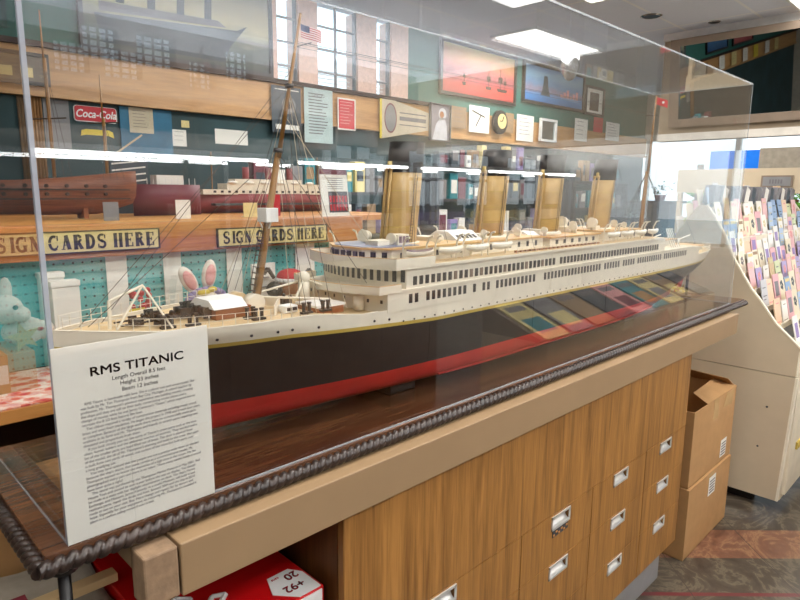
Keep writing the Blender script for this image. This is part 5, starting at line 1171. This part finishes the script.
ORD = ['first', 'second', 'third', 'fourth', 'fifth', 'sixth', 'seventh', 'eighth', 'ninth', 'tenth', 'eleventh', 'twelfth', 'thirteenth', 'fourteenth', 'fifteenth', 'sixteenth', 'seventeenth', 'eighteenth', 'nineteenth', 'twentieth']
CC = [('white', (236, 232, 224)), ('cream', (232, 220, 192)), ('pale blue', (176, 196, 222)), ('pink', (228, 184, 184)), ('peach', (232, 200, 170)), ('pale grey', (196, 196, 200)), ('white', (240, 238, 234)), ('white', (232, 230, 226)), ('rose', (222, 170, 176)), ('lavender', (170, 156, 200)), ('pale green', (206, 214, 170)), ('blue', (136, 164, 200)), ('cream', (236, 226, 204)), ('tan', (200, 170, 130))]
CM = [(n_, mat(n_+' card stock', c, .45, vary=.05)) for n_, c in CC]
def art(b, wd, h, style, rn):
    y = -.0026
    if style == 0: [bx(b, -wd*.28, wd*rn.uniform(.1, .3), y, y+.0008, h*z, h*z+.005) for z in (.3, .42, .7)]
    elif style == 1: bx(b, -wd*.35, wd*.35, y, y+.0008, h*.12, h*.16); bx(b, -wd*.2, wd*.2, y, y+.0008, h*.8, h*.84)
    elif style == 2: bx(b, -wd*.3, wd*.3, y, y+.0008, h*.25, h*.75)
    elif style == 3:
        for q in range(5): tube(b, (wd*.16*math.cos(q*1.256), y, h*.6+wd*.16*math.sin(q*1.256)), (wd*.16*math.cos(q*1.256), y+.0008, h*.6+wd*.16*math.sin(q*1.256)), wd*.1, 8)
    elif style == 4: bx(b, -wd*.4, wd*.4, y, y+.0008, h*.78, h*.92); bx(b, -wd*.1, wd*.1, y, y+.0008, h*.3, h*.55)
PR = []
prn = random.Random(11)
for i in range(28):
    wd, h = prn.uniform(.075, .10), prn.uniform(.10, .145)
    def cd(b): bx(b, -wd/2, wd/2, -.0018, 0, 0, h); bx(b, -wd/2+.001, wd/2-.001, .0005, .002, 0, h-.003)
    c = obj('greeting_card', cd, CM[i % len(CM)][1], None, local=True)
    am = prn.choice([M['ink_soft'], M['grey'], M['plush_pink'], M['cream'], M['tan'], M['plush_lav'], M['slate'], M['goldfoil'], M['cloth'], M['plush_pink'], M['tan']])
    obj('cover_print', lambda b: art(b, wd, h, prn.randrange(5), prn), am, c, local=True)
    PR.append((c, CM[i % len(CM)][0], wd)); 
def put_card(x, y, z, tilt, rz, label, grp, i):
    src, cn_, wd = PR[i % len(PR)]
    c = dup(src); c.location = (x, y, z); c.rotation_euler = (tilt, 0, rz)
    tag(c, cn_+' '+label, 'card', grp); return c
crn = random.Random(21)
for k, z in enumerate(TZ):
    x = RX0+.075; j = 0
    while x < RX1-.06 and j < 16:
        y = slope(z)+.018+crn.uniform(0, .006)
        put_card(x, y, z+.001, math.radians(-crn.uniform(10, 16)), 0, 'greeting card, %s from the near end, %s tier up of the beige rack' % (ORD[j], ORD[k]), 'greeting cards on the front of the rack', crn.randrange(28))
        x += crn.uniform(.098, .112); j += 1
# top row of larger folders leaning at the crest, and the back slope
x = RX0+.08; j = 0
while x < RX1-.1 and j < 13:
    t2 = thing('card_folder', '%s folder, %s from the near end along the crest of the beige rack' % (('grey', 'pale', 'dark')[j % 3], ORD[j]), 'folder', (x, 1.06, 1.415), 'folders along the rack crest', rot=(0, math.radians(crn.uniform(8, 20)), 0))
    obj('cover', lambda b: bx(b, -.035, .035, 0, .05, .012, .10), M[('grey', 'paper', 'slate')[j % 3]], t2, local=True); obj('spine', lambda b: bx(b, -.036, -.0352, 0, .05, .012, .10), M['ink_soft'], t2, local=True)
    x += .118; j += 1
for k, z in enumerate(TZ[3:]):
    for j in range(9):
        put_card(RX0+.075+.105*j, 2*RC-slope(z)-.018, z+.001, math.radians(crn.uniform(10, 15)), PI, 'card, %s from near end, %s tier, far slope of the beige rack' % (ORD[j], ORD[k+3]), 'greeting cards on the far side of the rack', crn.randrange(28))
for c, _, _ in PR:
    for ch in list(c.children): bpy.data.objects.remove(ch)
    bpy.data.objects.remove(c)
# header board over the far end of the rack
t = thing('rack_header', 'beige header board with small grey label plate above the far end of the rack', 'header', (4.82, 1.4, 0))
box('board', M['rack'], (4.80, 4.84, .30, 1.86, 1.485, 1.655), t, bev=.002); box('upper_board', M['cloth'], (4.80, 4.84, .30, 1.32, 1.656, 1.79), t)
pl = box('label_frame', M['frame_tan'], (4.788, 4.7995, 1.10, 1.29, 1.525, 1.605), t); box('label_plate', M['grey'], (4.785, 4.7875, 1.112, 1.278, 1.535, 1.595), pl)
obj('plate_print', lambda b: [bx(b, 4.7835, 4.7848, 1.16+.017*k, 1.17+.017*k, 1.55, 1.578) for k in range(5)], M['ink_soft'], pl)
for y in (.34, 1.82): box('post', M['rack'], (4.80, 4.84, y, y+.03, 0, 1.484), t)

# ------------------------------------------------------------------ cartons by the cabinet
def carton(name, x0, x1, y0, y1, z0, z1, label, open_=False):
    t = thing(name, label, 'carton', (x0, y0, z0), 'brown cartons beside the cabinet'); w_ = .004
    obj('walls', lambda b: (bx(b, x0, x1, y0, y0+w_, z0, z1), bx(b, x0, x1, y1-w_, y1, z0, z1), bx(b, x0, x0+w_, y0+w_, y1-w_, z0, z1), bx(b, x1-w_, x1, y0+w_, y1-w_, z0, z1), bx(b, x0, x1, y0, y1, z0, z0+.003)), M['carton'], t)
    if open_:
        obj('flap', lambda b: extr(b, [(x0, y1, z1), (x1, y1, z1), (x1+.0, y1+.02, z1+.09), (x0, y1+.04, z1+.085)], (0, .003, .001)), M['carton'], t)
        obj('flap', lambda b: extr(b, [(x1, y0+.01, z1), (x1, y1, z1), (x1-.06, y1-.01, z1+.055), (x1-.07, y0+.02, z1+.045)], (.003, 0, .001)), M['carton'], t)
        obj('flap', lambda b: extr(b, [(x0+.14, y0, z1), (x1, y0, z1), (x1-.02, y0+.09, z1+.02), (x0+.20, y0+.08, z1+.015)], (0, 0, .003)), M['carton'], t)
        obj('torn_edge', lambda b: extr(b, [(x1-.16, y0-.001, z1-.06), (x1-.05, y0-.001, z1-.07), (x1-.03, y0-.001, z1+.002), (x1-.09, y0-.001, z1-.01), (x1-.13, y0-.001, z1+.002)], (0, -.001, 0)), M['tape'], t)
    else:
        obj('lid', lambda b: bx(b, x0, x1, y0, y1, z1, z1+.003), M['carton'], t)
    box('tape', M['tape'], ((x0+x1)/2-.03, (x0+x1)/2+.03, y0-.001, y0-.0002, z1-.09, z1), t)
    return t
a = carton('cardboard_carton', 2.43, 2.93, .79, 1.12, 0, .305, 'closed lower brown carton on the floor beside the cabinet')
box('sticker', M['paper'], (2.66, 2.74, .7886, .7896, .20, .285), a); obj('sticker_print', lambda b: [bx(b, 2.67, 2.73, .7878, .7885, .21+.013*k, .216+.013*k) for k in range(5)], M['ink_soft'], a)
a = carton('cardboard_carton', 2.44, 2.94, .80, 1.12, .309, .63, 'open upper brown carton with raised torn flaps beside the cabinet', True)
box('sticker', M['paper'], (2.80, 2.87, .7986, .7996, .33, .41), a); obj('sticker_print', lambda b: [bx(b, 2.808, 2.862, .7978, .7985, .338+.013*k, .344+.013*k) for k in range(5)], M['ink_soft'], a)
tag(obj('paper_roll', lambda b: tube(b, (2.50, .86, .56), (2.60, 1.0, .645), .014, 12), M['paper']), 'rolled white paper inside the open upper carton', 'paper roll')

# ------------------------------------------------------------------ under the counter at the lower left
t = thing('drink_carton', 'glossy red drink carton with a white printed corner label under the counter', 'carton', (.24, .80, 0))
box('body', M['red'], (.338, .612, .802, 1.25, .30, .778), t, bev=.003)
box('side_label', M['white'], (.45, .606, .7995, .8018, .60, .774), t)
obj('top_label', lambda b: extr(b, [(.606, .803, .7785), (.56, .803, .7785), (.528, .84, .7785), (.545, .885, .7785), (.59, .885, .7785), (.606, .86, .7785)], (0, 0, .0012)), M['white'], t)
text('label_number', '20', .026, M['redprint'], t, (.596, .872, .7802), rot=(0, 0, PI), ext=.0003, bold=.0007)
text('label_number', '+92', .026, M['redprint'], t, (.590, .842, .7802), rot=(0, 0, PI), ext=.0003, bold=.0007)
text('label_unit', 'cans', .009, M['redprint'], t, (.563, .876, .7802), rot=(0, 0, PI), ext=.0003)
obj('white_script', lambda b: (path(b, [(.37, .84, .7785), (.385, .89, .7785), (.42, .93, .7785), (.40, .95, .7785), (.365, .90, .7785)], .005, 6), path(b, [(.41, .83, .7785), (.435, .87, .7785), (.47, .90, .7785), (.45, .91, .7785), (.42, .88, .7785)], .005, 6)), M['white'], t)
tag(box('stool', M['orange_wood'], (.34, .612, .81, 1.24, 0, .2995), bev=.004), 'plain wooden block holding up the red drink carton', 'block')
o = obj('cream_batten', lambda b: bx(b, -.02, .115, -.013, .013, -.008, .008, bev=.002), M['board'], None, local=True); o.location = (.225, 1.05, .808); tag(o, 'cream painted batten lying beside the red drink carton', 'batten')
bm = bmesh.new()
N = 26; gv = []
for i in range(N+1):
    row = []
    for j in range(N+1):
        x = -.12+.452*i/N; y = .86+.38*j/N; z = .768+.012*math.sin(9*x+14*y)+.008*math.sin(40*x+6*y)+.006*math.sin(33*y); row.append(bm.verts.new((x, y, z)))
    gv.append(row)
for i in range(N):
    for j in range(N): f = bm.faces.new((gv[i][j], gv[i+1][j], gv[i+1][j+1], gv[i][j+1])); f.smooth = True
bottom = [bm.verts.new(p) for p in ((-.12, .86, .72), (.332, .86, .72), (.332, 1.24, .72), (-.12, 1.24, .72))]; bm.faces.new(bottom[::-1])
bm.faces.new([bottom[0], bottom[1]]+[gv[i][0] for i in range(N, -1, -1)])
bm.faces.new([bottom[1], bottom[2]]+[gv[N][j] for j in range(N, -1, -1)])
o = obj('folded_cloth', bm, M['cloth']); tag(o, 'rumpled grey folded cloth with a maroon stripe under the case corner', 'cloth')
obj('stripe', lambda b: [b.faces.new([b.verts.new((.12+.1*k/1, 1.14-.01*k+q, .772+.012*math.sin(9*(.12+.1*k)+14*(1.14-.01*k+q))+.012)) for k, q in ((0, 0), (1, 0), (1, .02), (0, .02))])], M['cloth_red'], o)
tag(box('crate', M['dark'], (-.12, .332, .86, 1.25, 0, .719), bev=.004), 'dark crate carrying the folded grey cloth', 'crate')

# ------------------------------------------------------------------ racks on the viewer's side of the aisle, mirrored in the acrylic
def light_rack(x0, x1, label, kk):
    t = thing('lit_card_rack', label, 'card rack', (x0, -3.6, 0), 'lit card racks on the near side of the shop')
    box('base', M['rack_white'], (x0, x1, -3.75, -3.2, 0, .70), t); box('back_panel', M['slate'], (x0, x1, -3.75, -3.70, .7005, 1.30), t)
    obj('lamp_housing', lambda b: bx(b, x0, x1, -3.50, -3.40, 1.765, 1.81), M['white_metal'], t)
    for x in (x0, x1-.03): obj('upright', lambda b: bx(b, x, x+.03, -3.50, -3.46, .7005, 1.764), M['white_metal'], t)
    obj('tube_lamp', lambda b: tube(b, (x0+.05, -3.40+.0, 1.745), (x1-.05, -3.40, 1.745), .016, 10), M['tube'], t)
    for j in range(3): obj('card_row', lambda b: bx(b, x0+.02, x1-.02, -3.69+.1*(2-j)+.02, -3.68+.1*(2-j)+.02, .75+.16*j, .9+.16*j), M[('paper', 'plush_lav', 'cream')[(j+kk) % 3]], t)
for k, (a, c) in enumerate(((1.1, 3.3), (3.55, 5.15), (5.3, 6.5), (6.6, 7.95), (8.0, 8.9))): light_rack(a, c, '%s lit card rack counted from the left along the near wall' % ORD[k], k)
# slanted paperback stand across the aisle, seen only as a reflection on the hull side of the case
t = thing('magazine_stand', 'low slanted stand of magazines across the aisle', 'stand', (3.3, -.35, 0))
box('base', M['rack'], (2.72, 5.2, -.45, -.03, 0, .70), t); obj('slanted_board', lambda b: extr(b, [(2.72, -.03, .701), (2.72, -.45, .701), (2.72, -.45, .86)], (2.48, 0, 0)), M['frame_tan'], t)
BC = ['cream', 'grey', 'tan', 'slate', 'plush_pink', 'teal', 'cream', 'tan', 'slate', 'maroon', 'carton', 'grey']
BN = ['cream', 'grey', 'tan', 'slate', 'pink', 'teal', 'cream', 'tan', 'slate', 'maroon', 'brown', 'grey']
for k in range(9):
    bk = thing('magazine', '%s magazine lying %s from the left on the slanted stand across the aisle' % (BN[k % 12], ORD[k]), 'magazine', (2.75+.27*k, -.05, .7105), 'magazines on the slanted stand', rot=(math.radians(-20.7), 0, 0))
    obj('cover', lambda b: bx(b, 0, .23, -.37, 0, .003, .010), M[BC[k % 12]], bk, local=True); obj('cover_print', lambda b: (bx(b, .03, .20, -.20, -.06, .0102, .0110)), M[BC[(k+5) % 12]], bk, local=True); obj('cover_title', lambda b: (bx(b, .03, .20, -.33, -.28, .0102, .0110)), M['ink_soft'], bk, local=True)

# oak cabinet facing the ship across the aisle, mirrored dimly in the acrylic
t = thing('aisle_cabinet', 'low oak cabinet with two rows of dark pulls across the aisle', 'cabinet', (.4, -1.3, 0))
box('body', M['oak_side'], (.4, 2.75, -1.3, -.82, .08, .86), t); box('plinth', M['grey_kick'], (.42, 2.73, -1.28, -.86, 0, .08), t); box('top', M['oak'], (.38, 2.77, -1.32, -.79, .8601, .885), t)
for k in range(5):
    for z in (.10, .485):
        dr = box('drawer', M['oak_side'], (.41+.466*k, .87+.466*k, -.8195, -.804, z, z+.37), t)
        obj('pull', lambda b: (bx(b, .58+.466*k, .70+.466*k, -.803, -.797, z+.30, z+.33), bx(b, .59+.466*k, .69+.466*k, -.797, -.790, z+.322, z+.33)), M['iron'], dr)
# pictures on the left of the back wall, seen in the tilted mirror
mt4 = canvas_mat('blue bay paint', [(0, (30, 70, 120)), (.4, (70, 120, 170)), (.7, (150, 180, 200)), (1, (90, 140, 180))], 'Z', 0, .5, .35, 5)
mt5 = canvas_mat('rose evening paint', [(0, (150, 60, 70)), (.4, (200, 110, 110)), (.7, (214, 150, 140)), (1, (120, 130, 170))], 'Z', 0, .5, .35, 5)
framed('bay_painting', -.55, .45, 2.33, 2.86, 3.995, 'frame_black', 'blue bay painting at the left of the back wall, seen in the tilted mirror', fw=.03, inner=mt4)
framed('evening_painting', -1.9, -.8, 2.33, 2.86, 3.995, 'frame_black', 'rose evening painting at the left of the back wall, seen in the tilted mirror', fw=.03, inner=mt5)
for i, (a, m_) in enumerate(((-.3, 'paper'), (-.9, 'cream'), (-1.5, 'paper'), (-2.1, 'yellow'), (-2.8, 'paper'), (-3.4, 'cream'))):
    sheet('wall_card', a, a+.25, 2.02, 2.24, 3.945, m_, '%s print left of the steamship painting, %s from the right' % (('white', 'cream', 'white', 'yellow', 'white', 'cream')[i], ORD[i]), 'print', 4, group='prints on the band seen in the mirror')
# round convex mirror under the ceiling
t = thing('convex_mirror', 'round convex security mirror hanging under the ceiling beside the lit ceiling light', 'mirror', (5.8, 3.42, 2.9))
obj('dome', lambda b: ball(b, (5.72, 3.36, 2.735), .155, 28, .6, .6, 1), mat('hazy convex mirror', (170, 172, 176), .25, .9), t)
obj('bracket', lambda b: tube(b, (5.80, 3.42, 2.899), (5.77, 3.40, 2.80), .012, 8), M['steel_dark'], t)
